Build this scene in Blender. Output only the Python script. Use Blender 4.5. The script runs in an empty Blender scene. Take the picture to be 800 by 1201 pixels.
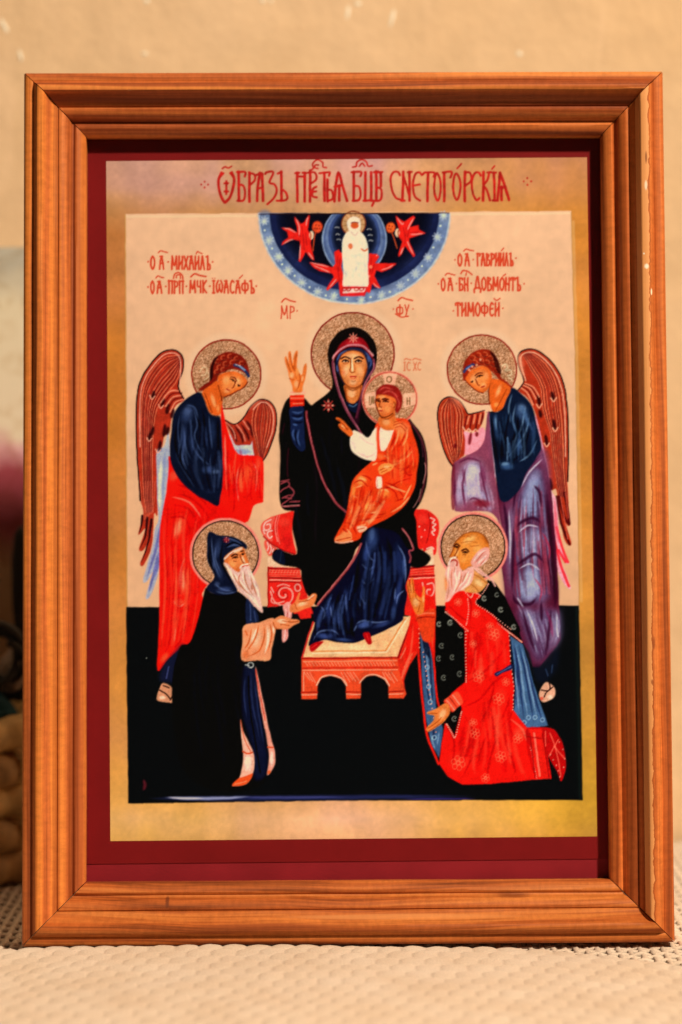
import bpy, bmesh, math, random
import numpy as np
from mathutils import Matrix, Vector
from mathutils.geometry import tessellate_polygon
from mathutils import noise as mnoise

random.seed(7)
scene = bpy.context.scene
COL = scene.collection
R = math.radians

# ------------------------------------------------------------------ camera
F_PX, PW, PH = 3000.0, 800.0, 1201.0          # focal length in photo pixels, photo size
PITCH, ROLL = R(3.0), R(-0.2728)
DIST, TX, TY = 0.99108, 0.00213, 0.00361
FW, FH = 0.2514, 0.3403                         # frame outer size (m)
RAIL = 0.0247
# frame pose relative to the camera: leaning back, turned a hair
REL = Matrix.Translation((TX, TY, -DIST)) @ Matrix.Rotation(R(.27285), 4, 'Z') @ Matrix.Rotation(R(.69747), 4, 'Y') @ Matrix.Rotation(R(-3.72624), 4, 'X')
CAMROT = Matrix.Rotation(math.pi / 2 - PITCH, 4, 'X') @ Matrix.Rotation(ROLL, 4, 'Z')
THICK = 0.0240
# put the frame's lowest (back bottom) edge on the table cloth, frame centre at x = y = 0
_m = CAMROT @ REL
_low = min((_m @ Vector((sx * FW / 2, -FH / 2, -THICK))).z for sx in (-1, 1))
_c = _m @ Vector((0, -FH / 2, -THICK))
CLOTH_Z = 0.0022
SHIFT = Matrix.Translation((0, -_c.y, CLOTH_Z - _low))
CAM_M = SHIFT @ CAMROT
FRAME_M = SHIFT @ _m

cam = bpy.data.cameras.new('camera')
cam_o = bpy.data.objects.new('camera', cam)
COL.objects.link(cam_o)
cam_o.matrix_world = CAM_M
cam.sensor_fit = 'HORIZONTAL'
cam.sensor_width = 24.0
cam.lens = 24.0 * F_PX / PW
cam.clip_start, cam.clip_end = 0.05, 50
cam.dof.use_dof = True
cam.dof.focus_distance = 0.985
cam.dof.aperture_fstop = 5.6
scene.camera = cam_o

# ------------------------------------------------------------------ light
w = bpy.data.worlds.new('World')
scene.world = w
w.use_nodes = True
w.node_tree.nodes['Background'].inputs[0].default_value = (1.0, .72, .42, 1)
w.node_tree.nodes['Background'].inputs[1].default_value = 0.05

def area(name, loc, target, size, power, color):
    l = bpy.data.lights.new(name, 'AREA')
    l.shape = 'DISK'; l.size = size; l.energy = power; l.color = color
    o = bpy.data.objects.new(name, l)
    COL.objects.link(o)
    o.location = loc
    o.rotation_euler = (Vector(target) - Vector(loc)).to_track_quat('-Z', 'Y').to_euler()
    return o
area('room_lamp', (1.20, -1.42, 1.84), (0, 0, .17), .18, 94, (1.0, .77, .51))

vs = scene.view_settings
vs.view_transform = 'Standard'; vs.look = 'None'; vs.exposure = 0; vs.gamma = 1
scene.cycles.transparent_max_bounces = 64
scene.cycles.max_bounces = 8

# light colour that the surfaces receive: picture colours are divided by it to get the surface's own colour
LIT = (1.0, .76, .50)
def lin(c):
    return c / 12.92 if c <= .04045 else ((c + .055) / 1.055) ** 2.4
def rgb(h, k=1.0):
    """surface colour that looks like hex h under the room lamp"""
    return tuple(min(.92, lin(int(h[i * 2:i * 2 + 2], 16) / 255) * k / LIT[i]) for i in range(3))

# ------------------------------------------------------------------ helpers
def tag(o, label=None, cat=None, group=None, kind=None):
    if label: o['label'] = label
    if cat: o['category'] = cat
    if group: o['group'] = group
    if kind: o['kind'] = kind
    return o
def link(name, mesh, mat=None, parent=None):
    o = bpy.data.objects.new(name, mesh)
    COL.objects.link(o)
    if mat is not None: mesh.materials.append(mat)
    if parent is not None: o.parent = parent
    return o
def mesh_from(name, V, Fc, smooth=False):
    me = bpy.data.meshes.new(name)
    me.from_pydata(V, [], Fc)
    if smooth:
        me.polygons.foreach_set('use_smooth', [True] * len(me.polygons))
    me.update()
    return me
def newmat(name):
    m = bpy.data.materials.new(name)
    m.use_nodes = True
    nt = m.node_tree
    return m, nt, nt.nodes['Principled BSDF']
def N(nt, t, **kw):
    n = nt.nodes.new(t)
    for k, v in kw.items():
        if k.startswith('i_'):
            key = k[2:]
            n.inputs[int(key) if key.isdigit() else key].default_value = v
        else: setattr(n, k, v)
    return n
def ramp(nt, fac, stops):
    n = nt.nodes.new('ShaderNodeValToRGB')
    el = n.color_ramp.elements
    while len(el) < len(stops): el.new(.5)
    for e, (p, c) in zip(el, stops):
        e.position = p
        e.color = (*c, 1) if len(c) == 3 else c
    nt.links.new(fac, n.inputs[0])
    return n
def mathn(nt, op, a, b=None, c=None):
    n = nt.nodes.new('ShaderNodeMath'); n.operation = op
    for i, v in enumerate((a, b, c)):
        if v is None: continue
        if isinstance(v, (int, float)): n.inputs[i].default_value = v
        else: nt.links.new(v, n.inputs[i])
    return n.outputs[0]
def mixc(nt, fac, a, b, mode='MIX'):
    n = nt.nodes.new('ShaderNodeMix'); n.data_type = 'RGBA'; n.blend_type = mode
    for i, v in ((0, fac), (6, a), (7, b)):
        if isinstance(v, (int, float)): n.inputs[i].default_value = v
        elif isinstance(v, tuple): n.inputs[i].default_value = (*v[:3], 1)
        else: nt.links.new(v, n.inputs[i])
    return n.outputs[2]
def simple(name, h, rough=.7, var=.2, scale=60, bump=.0):
    m, nt, b = newmat(name)
    tc = N(nt, 'ShaderNodeTexCoord')
    no = N(nt, 'ShaderNodeTexNoise', i_Scale=scale, i_Detail=5.0)
    nt.links.new(tc.outputs['Object'], no.inputs['Vector'])
    c = rgb(h)
    rp = ramp(nt, no.outputs[0], [(.3, tuple(x * (1 - var) for x in c)), (.7, tuple(min(.95, x * (1 + var)) for x in c))])
    nt.links.new(rp.outputs[0], b.inputs['Base Color'])
    b.inputs['Roughness'].default_value = rough
    if bump:
        bp = N(nt, 'ShaderNodeBump', i_Strength=bump, i_Distance=.001)
        nt.links.new(no.outputs[0], bp.inputs['Height'])
        nt.links.new(bp.outputs[0], b.inputs['Normal'])
    return m

# pixel of the photograph -> point on a plane given by a matrix (its local z = zoff)
CAM_LOC = CAM_M.translation
CAM_R3 = CAM_M.to_3x3()
def ray(px, py):
    return (CAM_R3 @ Vector(((px - PW / 2) / F_PX, -(py - PH / 2) / F_PX, -1.0)))
FINV = FRAME_M.inverted()
_ol = FINV @ CAM_LOC
_fr3 = FINV.to_3x3()
def on_frame(px, py, z):
    d = _fr3 @ ray(px, py)
    t = (z - _ol.z) / d.z
    p = _ol + d * t
    return p.x, p.y
def at_depth(px, py, Y):
    d = ray(px, py)
    return CAM_LOC + d * ((Y - CAM_LOC.y) / d.y)
def at_height(px, py, Z):
    d = ray(px, py)
    return CAM_LOC + d * ((Z - CAM_LOC.z) / d.z)

# ------------------------------------------------------------------ setting: wall, table
WALL_Y = 0.215
def wall_material():
    m, nt, b = newmat('plaster')
    tc = N(nt, 'ShaderNodeTexCoord')
    n1 = N(nt, 'ShaderNodeTexNoise', i_Scale=7.0, i_Detail=4.0)
    n2 = N(nt, 'ShaderNodeTexNoise', i_Scale=55.0, i_Detail=6.0, i_Roughness=.65)
    n3 = N(nt, 'ShaderNodeTexNoise', i_Scale=16.0, i_Detail=3.0, i_Distortion=1.5)
    mp = N(nt, 'ShaderNodeMapping'); mp.inputs['Scale'].default_value = (1.6, 1, .35); mp.inputs['Rotation'].default_value = (0, .25, 0)
    nt.links.new(tc.outputs['Object'], mp.inputs[0])
    nt.links.new(mp.outputs[0], n3.inputs['Vector'])
    for n in (n1, n2): nt.links.new(tc.outputs['Object'], n.inputs['Vector'])
    c = ramp(nt, n1.outputs[0], [(.3, rgb('e7b278')), (.7, rgb('eebc86'))])
    d = ramp(nt, n2.outputs[0], [(.3, (.86, .86, .86)), (.75, (1, 1, 1))])
    e = ramp(nt, n3.outputs[0], [(.62, (1, 1, 1)), (.78, (1.12, 1.13, 1.18))])
    x = mixc(nt, 1.0, c.outputs[0], d.outputs[0], 'MULTIPLY')
    x = mixc(nt, 1.0, x, e.outputs[0], 'MULTIPLY')
    nt.links.new(x, b.inputs['Base Color'])
    b.inputs['Roughness'].default_value = .75
    bp = N(nt, 'ShaderNodeBump', i_Strength=.5, i_Distance=.002)
    nt.links.new(n2.outputs[0], bp.inputs['Height'])
    nt.links.new(bp.outputs[0], b.inputs['Normal'])
    return m
wall = link('wall', mesh_from('wall', [(-1.5, WALL_Y, -.6), (1.5, WALL_Y, -.6), (1.5, WALL_Y, 1.4), (-1.5, WALL_Y, 1.4),
     (-1.5, WALL_Y + .1, -.6), (1.5, WALL_Y + .1, -.6), (1.5, WALL_Y + .1, 1.4), (-1.5, WALL_Y + .1, 1.4)],
     [(0, 1, 2, 3), (5, 4, 7, 6), (3, 2, 6, 7), (1, 0, 4, 5), (0, 3, 7, 4), (2, 1, 5, 6)]), wall_material())
tag(wall, kind='structure')
# specks of plaster standing proud of the wall, drawn from the photo's pale dots
speck_mat = simple('plaster_speck', 'f6dcae', .6, .05, 200)
def speck(px, py, rx, ry, rot=0):
    p = at_depth(px, py, WALL_Y)
    k = (WALL_Y - CAM_LOC.y) / F_PX
    V, Fc = [], []
    for i in range(14):
        a = i / 14 * math.tau
        r = 1 + random.uniform(-.2, .2)
        x, z = math.cos(a) * rx * k * r, math.sin(a) * ry * k * r
        V.append((p.x + x * math.cos(rot) - z * math.sin(rot), WALL_Y + .0005, p.z + x * math.sin(rot) + z * math.cos(rot)))
    V.append((p.x, WALL_Y - .0011, p.z))
    for i in range(14): Fc.append((i, 14, (i + 1) % 14))
    link('plaster_speck', mesh_from('plaster_speck', V, Fc, True), speck_mat, wall)
for a in ((609, 63, 5, 4.5), (170, 63, 5, 3), (172, 1, 5, 4), (308, 1, 5, 3), (318, 1, 3, 3), (24, 66, 3, 10, .2), (5, 30, 3, 14, .5),
          (408, 14, 3, 12, -.2), (460, 22, 3, 16, -.25), (420, 4, 6, 4)):
    speck(*a)

TBL_X, TBL_Y0, TBL_Y1 = .75, -.30, WALL_Y
tb = bmesh.new()
bmesh.ops.create_cube(tb, size=1, matrix=Matrix.Translation((0, (TBL_Y0 + TBL_Y1) / 2 - .001, -.016)) @ Matrix.Diagonal((2 * TBL_X, TBL_Y1 - TBL_Y0 - .004, .03, 1)))
me = bpy.data.meshes.new('table_top'); tb.to_mesh(me)
tbl = link('table_top', me, simple('dark_wood', '3a2114', .5, .3, 25))
tag(tbl, kind='structure')

# ------------------------------------------------------------------ tablecloth: dense woven fold in front, open net behind
def front_edge(x):
    """y of the back edge of the dense woven fold, following the photograph"""
    px = 400 + x * 3000
    t = min(1.15, max(0.0, (px - 560) / 240))
    u = max(0.0, (60 - px) / 60)
    return -.0205 - .0385 * t ** 1.6 - .006 * min(u, 3)
def cloth_mat():
    m, nt, b = newmat('cotton')
    tc = N(nt, 'ShaderNodeTexCoord')
    n1 = N(nt, 'ShaderNodeTexNoise', i_Scale=40.0, i_Detail=3.0)
    n2 = N(nt, 'ShaderNodeTexNoise', i_Scale=1400.0, i_Detail=3.0)
    for n in (n1, n2): nt.links.new(tc.outputs['Object'], n.inputs['Vector'])
    c = ramp(nt, n1.outputs[0], [(.3, rgb('d9b28a')), (.7, rgb('e2be98'))])
    d = ramp(nt, n2.outputs[0], [(.3, (.84, .84, .84)), (.7, (1, 1, 1))])
    nt.links.new(mixc(nt, 1.0, c.outputs[0], d.outputs[0], 'MULTIPLY'), b.inputs['Base Color'])
    b.inputs['Roughness'].default_value = .9
    b.inputs['Sheen Weight'].default_value = .15
    bp = N(nt, 'ShaderNodeBump', i_Strength=.5, i_Distance=.0004)
    nt.links.new(n2.outputs[0], bp.inputs['Height'])
    nt.links.new(bp.outputs[0], b.inputs['Normal'])
    return m
cotton = cloth_mat()
cloth = bpy.data.objects.new('tablecloth', None)
COL.objects.link(cloth)
tag(cloth, 'cream woven cotton tablecloth, dense in front and open net behind', 'tablecloth')
def stitch_height(x, v):
    """relief of rows of overlapping rope-like stitches; v = distance in front of the fold's edge"""
    wx = mnoise.noise(Vector((x * 14, v * 14, 3))) * .004
    px, pv = .0092, .0098
    vv = v + wx + x * .10 + .0012 * mnoise.noise(Vector((x * 160, v * 90, 7)))
    row = math.floor(vv / pv)
    fv = vv / pv - row
    xx = x + .5 * px * (row % 2) + wx * .8 + .0016 * mnoise.noise(Vector((row * 5.3, x * 60, 1)))
    k = math.floor(xx / px)
    fu = xx / px - k
    # each stitch: rounded, slanting so that its back edge stands proud
    s = math.sin(math.pi * min(1, max(0, fu))) ** .45
    fvs = fv + .22 * (fu - .5)
    fvs = min(1, max(0, fvs))
    prof = (1 - fvs) ** .55 * min(1.0, fvs / .10 + .12)
    amp = 1 + .35 * mnoise.noise(Vector((k * 7.1, row * 3.7, 5)))
    strand = .12 * math.sin((fu * 2 + fvs * 3.2) * math.tau)
    return (.0011 * amp * s * prof) + .00030 * strand * s
def fold_height(x, v):
    e = min(1.0, v / .010)
    rise = math.sqrt(max(0.0, 1 - (1 - e) ** 2))
    wob = .0008 * mnoise.noise(Vector((x * 9, v * 12, 9))) + .0006 * mnoise.noise(Vector((x * 30, v * 30, 2)))
    side = max(0.0, min(1.0, (.075 - x) / .09))
    return .0018 + rise * (.0022 + .0014 * side) + wob * e
nx, nv = 960, 330
X0, X1, DV = -.27, .27, .175
V, Fc = [], []
for j in range(nv + 1):
    v = DV * j / nv
    for i in range(nx + 1):
        x = X0 + (X1 - X0) * i / nx
        e = min(1.0, v / .004)
        V.append((x, front_edge(x) - v, fold_height(x, v) + stitch_height(x, v) * (.35 + .65 * e)))
for j in range(nv):
    for i in range(nx):
        a = j * (nx + 1) + i
        Fc.append((a + 1, a, a + nx + 1, a + nx + 2))
# back lip going down to the table so that the fold has no open edge
base = len(V)
for i in range(nx + 1):
    x = X0 + (X1 - X0) * i / nx
    V.append((x, front_edge(x) - .0006, .0))
for i in range(nx):
    Fc.append((i, i + 1, base + i + 1, base + i))
link('woven_fold', mesh_from('woven_fold', V, Fc, True), cotton, cloth)
# open net: plied cords both ways, over the dark table
def strand(pts, r, sides=6, V=None, Fc=None, flat=.7):
    b0 = len(V)
    n = len(pts)
    for k, p in enumerate(pts):
        d = (pts[min(n - 1, k + 1)] - pts[max(0, k - 1)]).normalized()
        sx = d.cross(Vector((0, 0, 1)))
        if sx.length < 1e-4: sx = Vector((1, 0, 0))
        sx.normalize()
        up = sx.cross(d)
        rr = r * (1 + .22 * math.sin(k * 2.1 + p.x * 90))
        for s in range(sides):
            a = s / sides * math.tau
            V.append(p + sx * math.cos(a) * rr + up * math.sin(a) * rr * flat)
    for k in range(n - 1):
        for s in range(sides):
            t = (s + 1) % sides
            Fc.append((b0 + k * sides + s, b0 + k * sides + t, b0 + (k + 1) * sides + t, b0 + (k + 1) * sides + s))
V, Fc = [], []
PX_, PY_ = .0042, .0085
y0n, y1n = -.105, WALL_Y - .004
xs = [-.28 + PX_ * k for k in range(int(.56 / PX_) + 1)]
for k, x in enumerate(xs):
    pts = []
    yy = y0n
    q = 0
    while yy <= y1n:
        pts.append(Vector((x + .0006 * mnoise.noise(Vector((x * 50, yy * 60, 1))), yy, .0010 + .0005 * ((q + k) % 2) + .0004)))
        yy += PY_ / 2; q += 1
    strand(pts, .00125, 5, V, Fc)
yy = y0n
j = 0
while yy <= y1n:
    pts = [Vector((-.28 + .56 * q / 266, yy + .0007 * mnoise.noise(Vector((q * .21, yy * 80, 4))), .0013 + .0004 * math.sin(q * 1.57 + j * math.pi))) for q in range(267)]
    strand(pts, .00165, 5, V, Fc)
    yy += PY_ * .62; j += 1
net = link('open_net', mesh_from('open_net', V, Fc, True), cotton, cloth)
tag(net, kind='stuff')

# ------------------------------------------------------------------ picture frame
frame = bpy.data.objects.new('picture_frame', None)
COL.objects.link(frame)
frame.matrix_world = FRAME_M
tag(frame, 'orange-brown wooden picture frame holding a religious print under glass', 'picture frame')

# moulding profile: (distance from outer edge, height of the front; 0 = front plane)
PROFILE = [(0, -THICK), (0, -.0050), (.0003, -.0041), (.0009, -.0035), (.0018, -.0032), (.0034, -.0031), (.0038, -.0033), (.0042, -.0029), (.0050, -.0015), (.0056, -.0005),
           (.0061, -.0001), (.0070, 0), (.0081, -.0001), (.0085, -.0005), (.0089, -.0014), (.0096, -.0027), (.0105, -.0040), (.0116, -.0052), (.0126, -.0060), (.0133, -.0063), (.0136, -.0069), (.0139, -.0070),
           (.0142, -.0064), (.0149, -.0063), (.0160, -.0067), (.0172, -.0075), (.0180, -.0085), (.0185, -.0097), (.0190, -.0107), (.0197, -.0110), (.0202, -.0104), (.0209, -.0101),
           (.0220, -.0104), (.0232, -.0112), (.0241, -.0121), (.0246, -.0129), (.0247, -.0136), (.0247, -.0182), (.0205, -.0182), (.0205, -THICK)]
def wood(name, seed, scale, light, mid, dark, wear=False, spots=(), wavy=0.0, contrast=1.0, bands=()):
    m, nt, b = newmat(name)
    tc = N(nt, 'ShaderNodeTexCoord')
    mp = N(nt, 'ShaderNodeMapping')
    mp.inputs['Location'].default_value = (seed * 3.1, seed * 1.7, seed)
    mp.inputs['Scale'].default_value = (5.5 * scale, 230.0, 140.0)
    nt.links.new(tc.outputs['Object'], mp.inputs[0])
    # slow warp bends the grain
    wn = N(nt, 'ShaderNodeTexNoise', i_Scale=11.0 * scale, i_Detail=2.0)
    wmap = N(nt, 'ShaderNodeMapping'); wmap.inputs['Location'].default_value = (seed, 2 * seed, 0); wmap.inputs['Scale'].default_value = (1, 2.4, 1)
    nt.links.new(tc.outputs['Object'], wmap.inputs[0]); nt.links.new(wmap.outputs[0], wn.inputs['Vector'])
    sep = N(nt, 'ShaderNodeSeparateXYZ'); nt.links.new(mp.outputs[0], sep.inputs[0])
    warp = mathn(nt, 'MULTIPLY', mathn(nt, 'SUBTRACT', wn.outputs[0], .5), 1.6 + wavy)
    comb = N(nt, 'ShaderNodeCombineXYZ')
    nt.links.new(sep.outputs[0], comb.inputs[0]); nt.links.new(mathn(nt, 'ADD', sep.outputs[1], warp), comb.inputs[1]); nt.links.new(sep.outputs[2], comb.inputs[2])
    g = N(nt, 'ShaderNodeTexNoise', i_Scale=1.0, i_Detail=3.5, i_Roughness=.5)
    nt.links.new(comb.outputs[0], g.inputs['Vector'])
    g2 = N(nt, 'ShaderNodeTexNoise', i_Scale=4.0, i_Detail=4.0, i_Roughness=.7)
    nt.links.new(comb.outputs[0], g2.inputs['Vector'])
    bl = N(nt, 'ShaderNodeTexNoise', i_Scale=420.0, i_Detail=4.0, i_Roughness=.7)
    bm_ = N(nt, 'ShaderNodeMapping'); bm_.inputs['Scale'].default_value = (1.0, .45, .45)
    nt.links.new(tc.outputs['Object'], bm_.inputs[0]); nt.links.new(bm_.outputs[0], bl.inputs['Vector'])
    k = .17 / contrast
    c1 = ramp(nt, g.outputs[0], [(.5 - .8 * k, dark), (.5 - .1 * k, mid), (.5 + .8 * k, light)])
    c2 = ramp(nt, g2.outputs[0], [(.34, (.70, .63, .56)), (.50, (.96, .95, .93)), (.66, (1.08, 1.08, 1.07))])
    c3 = ramp(nt, bl.outputs[0], [(.30, (.76, .72, .68)), (.70, (1.14, 1.14, 1.14))])
    x = mixc(nt, .8, c1.outputs[0], c2.outputs[0], 'MULTIPLY')
    x = mixc(nt, .75, x, c3.outputs[0], 'MULTIPLY')
    osep = N(nt, 'ShaderNodeSeparateXYZ'); nt.links.new(tc.outputs['Object'], osep.inputs[0])
    for (d0, d1, h, st) in bands:      # heartwood streaks along the rail; for the top rail, shade painted on its slope
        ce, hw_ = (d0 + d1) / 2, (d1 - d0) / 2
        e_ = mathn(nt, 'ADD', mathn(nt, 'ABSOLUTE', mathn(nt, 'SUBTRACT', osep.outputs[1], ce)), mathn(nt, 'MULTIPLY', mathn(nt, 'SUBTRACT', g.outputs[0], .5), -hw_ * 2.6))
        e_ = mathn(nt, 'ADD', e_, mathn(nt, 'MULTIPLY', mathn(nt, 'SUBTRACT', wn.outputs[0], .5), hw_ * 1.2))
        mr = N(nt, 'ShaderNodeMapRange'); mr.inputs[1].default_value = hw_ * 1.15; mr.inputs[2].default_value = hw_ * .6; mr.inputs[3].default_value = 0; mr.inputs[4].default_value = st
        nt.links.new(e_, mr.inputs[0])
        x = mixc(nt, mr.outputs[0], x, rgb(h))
    if wear:   # ragged edge where the lacquer stops
        rn = N(nt, 'ShaderNodeTexNoise', i_Scale=150.0, i_Detail=5.0, i_Roughness=.65)
        rm = N(nt, 'ShaderNodeMapping'); rm.inputs['Scale'].default_value = (1, .15, .15)
        nt.links.new(tc.outputs['Object'], rm.inputs[0]); nt.links.new(rm.outputs[0], rn.inputs['Vector'])
        edge = mathn(nt, 'ADD', mathn(nt, 'MULTIPLY', mathn(nt, 'SUBTRACT', rn.outputs[0], .5), .0034),
                     mathn(nt, 'ADD', .0075, mathn(nt, 'MULTIPLY', osep.outputs[0], -.006)))
        hi = mathn(nt, 'GREATER_THAN', osep.outputs[1], edge)
        lo = mathn(nt, 'LESS_THAN', osep.outputs[1], .0112)
        fa = mathn(nt, 'MULTIPLY', mathn(nt, 'MULTIPLY', hi, lo), .72)
        x = mixc(nt, fa, x, rgb('ea9a54'))
        # darker brown lip right along the ragged line
        lip = mathn(nt, 'LESS_THAN', mathn(nt, 'ABSOLUTE', mathn(nt, 'SUBTRACT', osep.outputs[1], mathn(nt, 'SUBTRACT', edge, .0003))), .0003)
        x = mixc(nt, mathn(nt, 'MULTIPLY', lip, .45), x, rgb('8a3d16'))
    for (sx, sy, rx, ry, h, st) in spots:
        dx = mathn(nt, 'DIVIDE', mathn(nt, 'SUBTRACT', osep.outputs[0], sx), rx)
        dy = mathn(nt, 'DIVIDE', mathn(nt, 'SUBTRACT', osep.outputs[1], sy), ry)
        d2 = mathn(nt, 'ADD', mathn(nt, 'MULTIPLY', dx, dx), mathn(nt, 'MULTIPLY', dy, dy))
        d2 = mathn(nt, 'ADD', d2, mathn(nt, 'MULTIPLY', mathn(nt, 'SUBTRACT', g2.outputs[0], .5), 1.6))
        mr = N(nt, 'ShaderNodeMapRange'); mr.inputs[1].default_value = 1.0; mr.inputs[2].default_value = .2; mr.inputs[3].default_value = 0; mr.inputs[4].default_value = st
        nt.links.new(d2, mr.inputs[0])
        x = mixc(nt, mr.outputs[0], x, rgb(h))
    nt.links.new(x, b.inputs['Base Color'])
    b.inputs['Roughness'].default_value = .5
    b.inputs['Specular IOR Level'].default_value = .25
    bp = N(nt, 'ShaderNodeBump', i_Strength=.35, i_Distance=.0004)
    nt.links.new(g2.outputs[0], bp.inputs['Height'])
    nt.links.new(bp.outputs[0], b.inputs['Normal'])
    return m
def rail(name, length, mat, rotz, loc, remap=None):
    """local x along the rail, y from the outer edge inwards, z to the front; mitred ends"""
    # round the profile a little
    prof = []
    for i, (d, h) in enumerate(PROFILE):
        if remap: d = float(np.interp(d, *remap))
        d *= .955
        prof.append((d, h))
    V, Fc = [], []
    seg = 80
    n = len(prof)
    GAP = .00020
    for s in range(seg + 1):
        t = s / seg
        for (d, h) in prof:
            x = -length / 2 + GAP + d + (length - 2 * d - 2 * GAP) * t
            wv = .00012 * mnoise.noise(Vector((x * 30, d * 300, rotz * 3 + 1)))
            V.append((x, d + (wv if 0 < d < .0240 else 0), h + (wv if h > -.0135 and 0 < d else 0)))
    for s in range(seg):
        for i in range(n):
            j = (i + 1) % n
            a, b_ = s * n + i, s * n + j
            Fc.append((a, b_, b_ + n, a + n))
    Fc.append(tuple(range(n)))
    Fc.append(tuple(seg * n + i for i in reversed(range(n))))
    me = mesh_from(name, V, Fc, True)
    me.set_sharp_from_angle(angle=R(40))
    o = link(name, me, mat, frame)
    o.rotation_euler = (0, 0, rotz)
    o.location = loc
    return o
LT, MD, DK = rgb('ea8c3e'), rgb('c96a24'), rgb('94451a')
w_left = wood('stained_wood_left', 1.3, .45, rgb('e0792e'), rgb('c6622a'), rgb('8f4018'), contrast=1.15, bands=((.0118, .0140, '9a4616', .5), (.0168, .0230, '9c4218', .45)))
w_top = wood('stained_wood_top', 4.7, .5, rgb('d97832'), rgb('bf5c26'), rgb('94401a'), contrast=1.05, bands=((.0090, .0128, '8f3c18', .3),))  # band: painted shade that deepens the downward-facing inner slope
w_right = wood('stained_wood_right', 8.2, .4, rgb('d8702e'), rgb('bf5a22'), rgb('964216'), wear=True, contrast=1.05,
               spots=((.092, .0080, .0012, .0010, 'ffdcae', 1.0), (.082, .0062, .0014, .0004, 'f6cf9c', 1.0), (.097, .0090, .0005, .0004, 'f6d9b0', 1), (.124, .0078, .0022, .0007, 'efc496', 1), (.135, .0076, .0030, .0005, '7a3614', .8), (-.055, .0072, .0030, .0007, '8a3d16', .8), (-.070, .0080, .0012, .0006, '8a3d16', .8)))
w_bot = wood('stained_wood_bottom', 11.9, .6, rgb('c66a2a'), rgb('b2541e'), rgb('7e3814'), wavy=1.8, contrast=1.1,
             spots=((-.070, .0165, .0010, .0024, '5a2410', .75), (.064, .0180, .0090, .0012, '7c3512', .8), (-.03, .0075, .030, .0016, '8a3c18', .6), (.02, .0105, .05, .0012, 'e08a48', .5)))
# rails: bottom (y up = inwards), right, top, left
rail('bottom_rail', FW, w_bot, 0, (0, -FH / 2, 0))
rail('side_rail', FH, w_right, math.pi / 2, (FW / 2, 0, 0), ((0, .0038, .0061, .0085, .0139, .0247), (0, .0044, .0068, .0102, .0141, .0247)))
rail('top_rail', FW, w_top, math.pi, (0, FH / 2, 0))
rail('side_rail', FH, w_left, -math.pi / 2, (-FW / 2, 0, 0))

# print plane, glass, backboard, strut
PZ = -.0192                                   # local z of the sheet's face
def box(name, x0, x1, y0, y1, z0, z1, mat, parent):
    bm = bmesh.new()
    bmesh.ops.create_cube(bm, size=1, matrix=Matrix.Translation(((x0 + x1) / 2, (y0 + y1) / 2, (z0 + z1) / 2)) @ Matrix.Diagonal((x1 - x0, y1 - y0, z1 - z0, 1)))
    me = bpy.data.meshes.new(name); bm.to_mesh(me); bm.free()
    return link(name, me, mat, parent)
def glass_mat():
    m, nt, b = newmat('glass')
    nt.nodes.remove(b)
    tr = N(nt, 'ShaderNodeBsdfTransparent'); tr.inputs[0].default_value = (.97, .98, .97, 1)
    gl = N(nt, 'ShaderNodeBsdfGlossy', i_Roughness=.06)
    gl.inputs[0].default_value = (1, 1, 1, 1)
    lw = N(nt, 'ShaderNodeLayerWeight', i_Blend=.5)
    fac = mathn(nt, 'ADD', .014, mathn(nt, 'MULTIPLY', mathn(nt, 'POWER', lw.outputs['Facing'], 5.0), .8))
    mx = N(nt, 'ShaderNodeMixShader')
    nt.links.new(fac, mx.inputs[0]); nt.links.new(tr.outputs[0], mx.inputs[1]); nt.links.new(gl.outputs[0], mx.inputs[2])
    nt.links.new(mx.outputs[0], nt.nodes['Material Output'].inputs['Surface'])
    return m
hx, hy = FW / 2 - .0203, FH / 2 - .0203
# the pane sits in the rebate; lip holds it in front
box('backboard', -hx, hx, -hy, hy, -.0225, -.0200, simple('fibreboard', '7a4a26', .9, .2, 80), frame)
strut = box('strut', -.022, .022, -.155, .04, -.0252, -.0230, simple('fibreboard_strut', '6d4020', .9, .2, 80), frame)
strut.location = (0, .04, -.0231)
for v in strut.data.vertices: v.co.y -= .04; v.co.z += .0231
_s = None
# swing the strut about its hinge so that its foot meets the cloth
best = None
for k in range(0, 450):
    a = R(k * .1)
    strut.rotation_euler = (-a, 0, 0)
    mw = FRAME_M @ Matrix.Translation(strut.location) @ Matrix.Rotation(-a, 4, 'X')
    zmin = min((mw @ v.co).z for v in strut.data.vertices)
    if best is None or abs(zmin - .0015) < best[0]: best = (abs(zmin - .0015), a)
strut.rotation_euler = (-best[1], 0, 0)

# ------------------------------------------------------------------ the print: flat ink shapes, each figure a mesh
sheet_mat = simple('maroon_card', '7b1112', .45, .06, 90)
strip_mat = simple('maroon_strip', '8c1c20', .5, .10, 60)
def quad_px(name, pts, z, mat, parent, thick=.0003):
    V = [(*on_frame(x, y, z), z) for x, y in pts]
    n = len(V)
    V += [(x, y, z - thick) for x, y, _ in V]
    Fc = [tuple(range(n)), tuple(reversed(range(n, 2 * n)))] + [(i, i + n, (i + 1) % n + n, (i + 1) % n) for i in range(n)]
    return link(name, mesh_from(name, V, [tuple(reversed(f)) for f in Fc]), mat, parent)
box('glass_pane', -hx + .001, hx - .001, -hy + .001, hy - .001, -.0189, -.0183, glass_mat(), frame)
quad_px('backing_card', [(90, 150), (722, 150), (730, 1042), (90, 1042)], PZ - .0004, strip_mat, frame)
for m_ in (sheet_mat, strip_mat): m_.node_tree.nodes['Principled BSDF'].inputs['Specular IOR Level'].default_value = .08; m_.node_tree.nodes['Principled BSDF'].inputs['Roughness'].default_value = .6
sheet = quad_px('printed_sheet', [(91, 151), (721, 151), (729, 1007), (91, 1013.5)], PZ, sheet_mat, frame)
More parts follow.
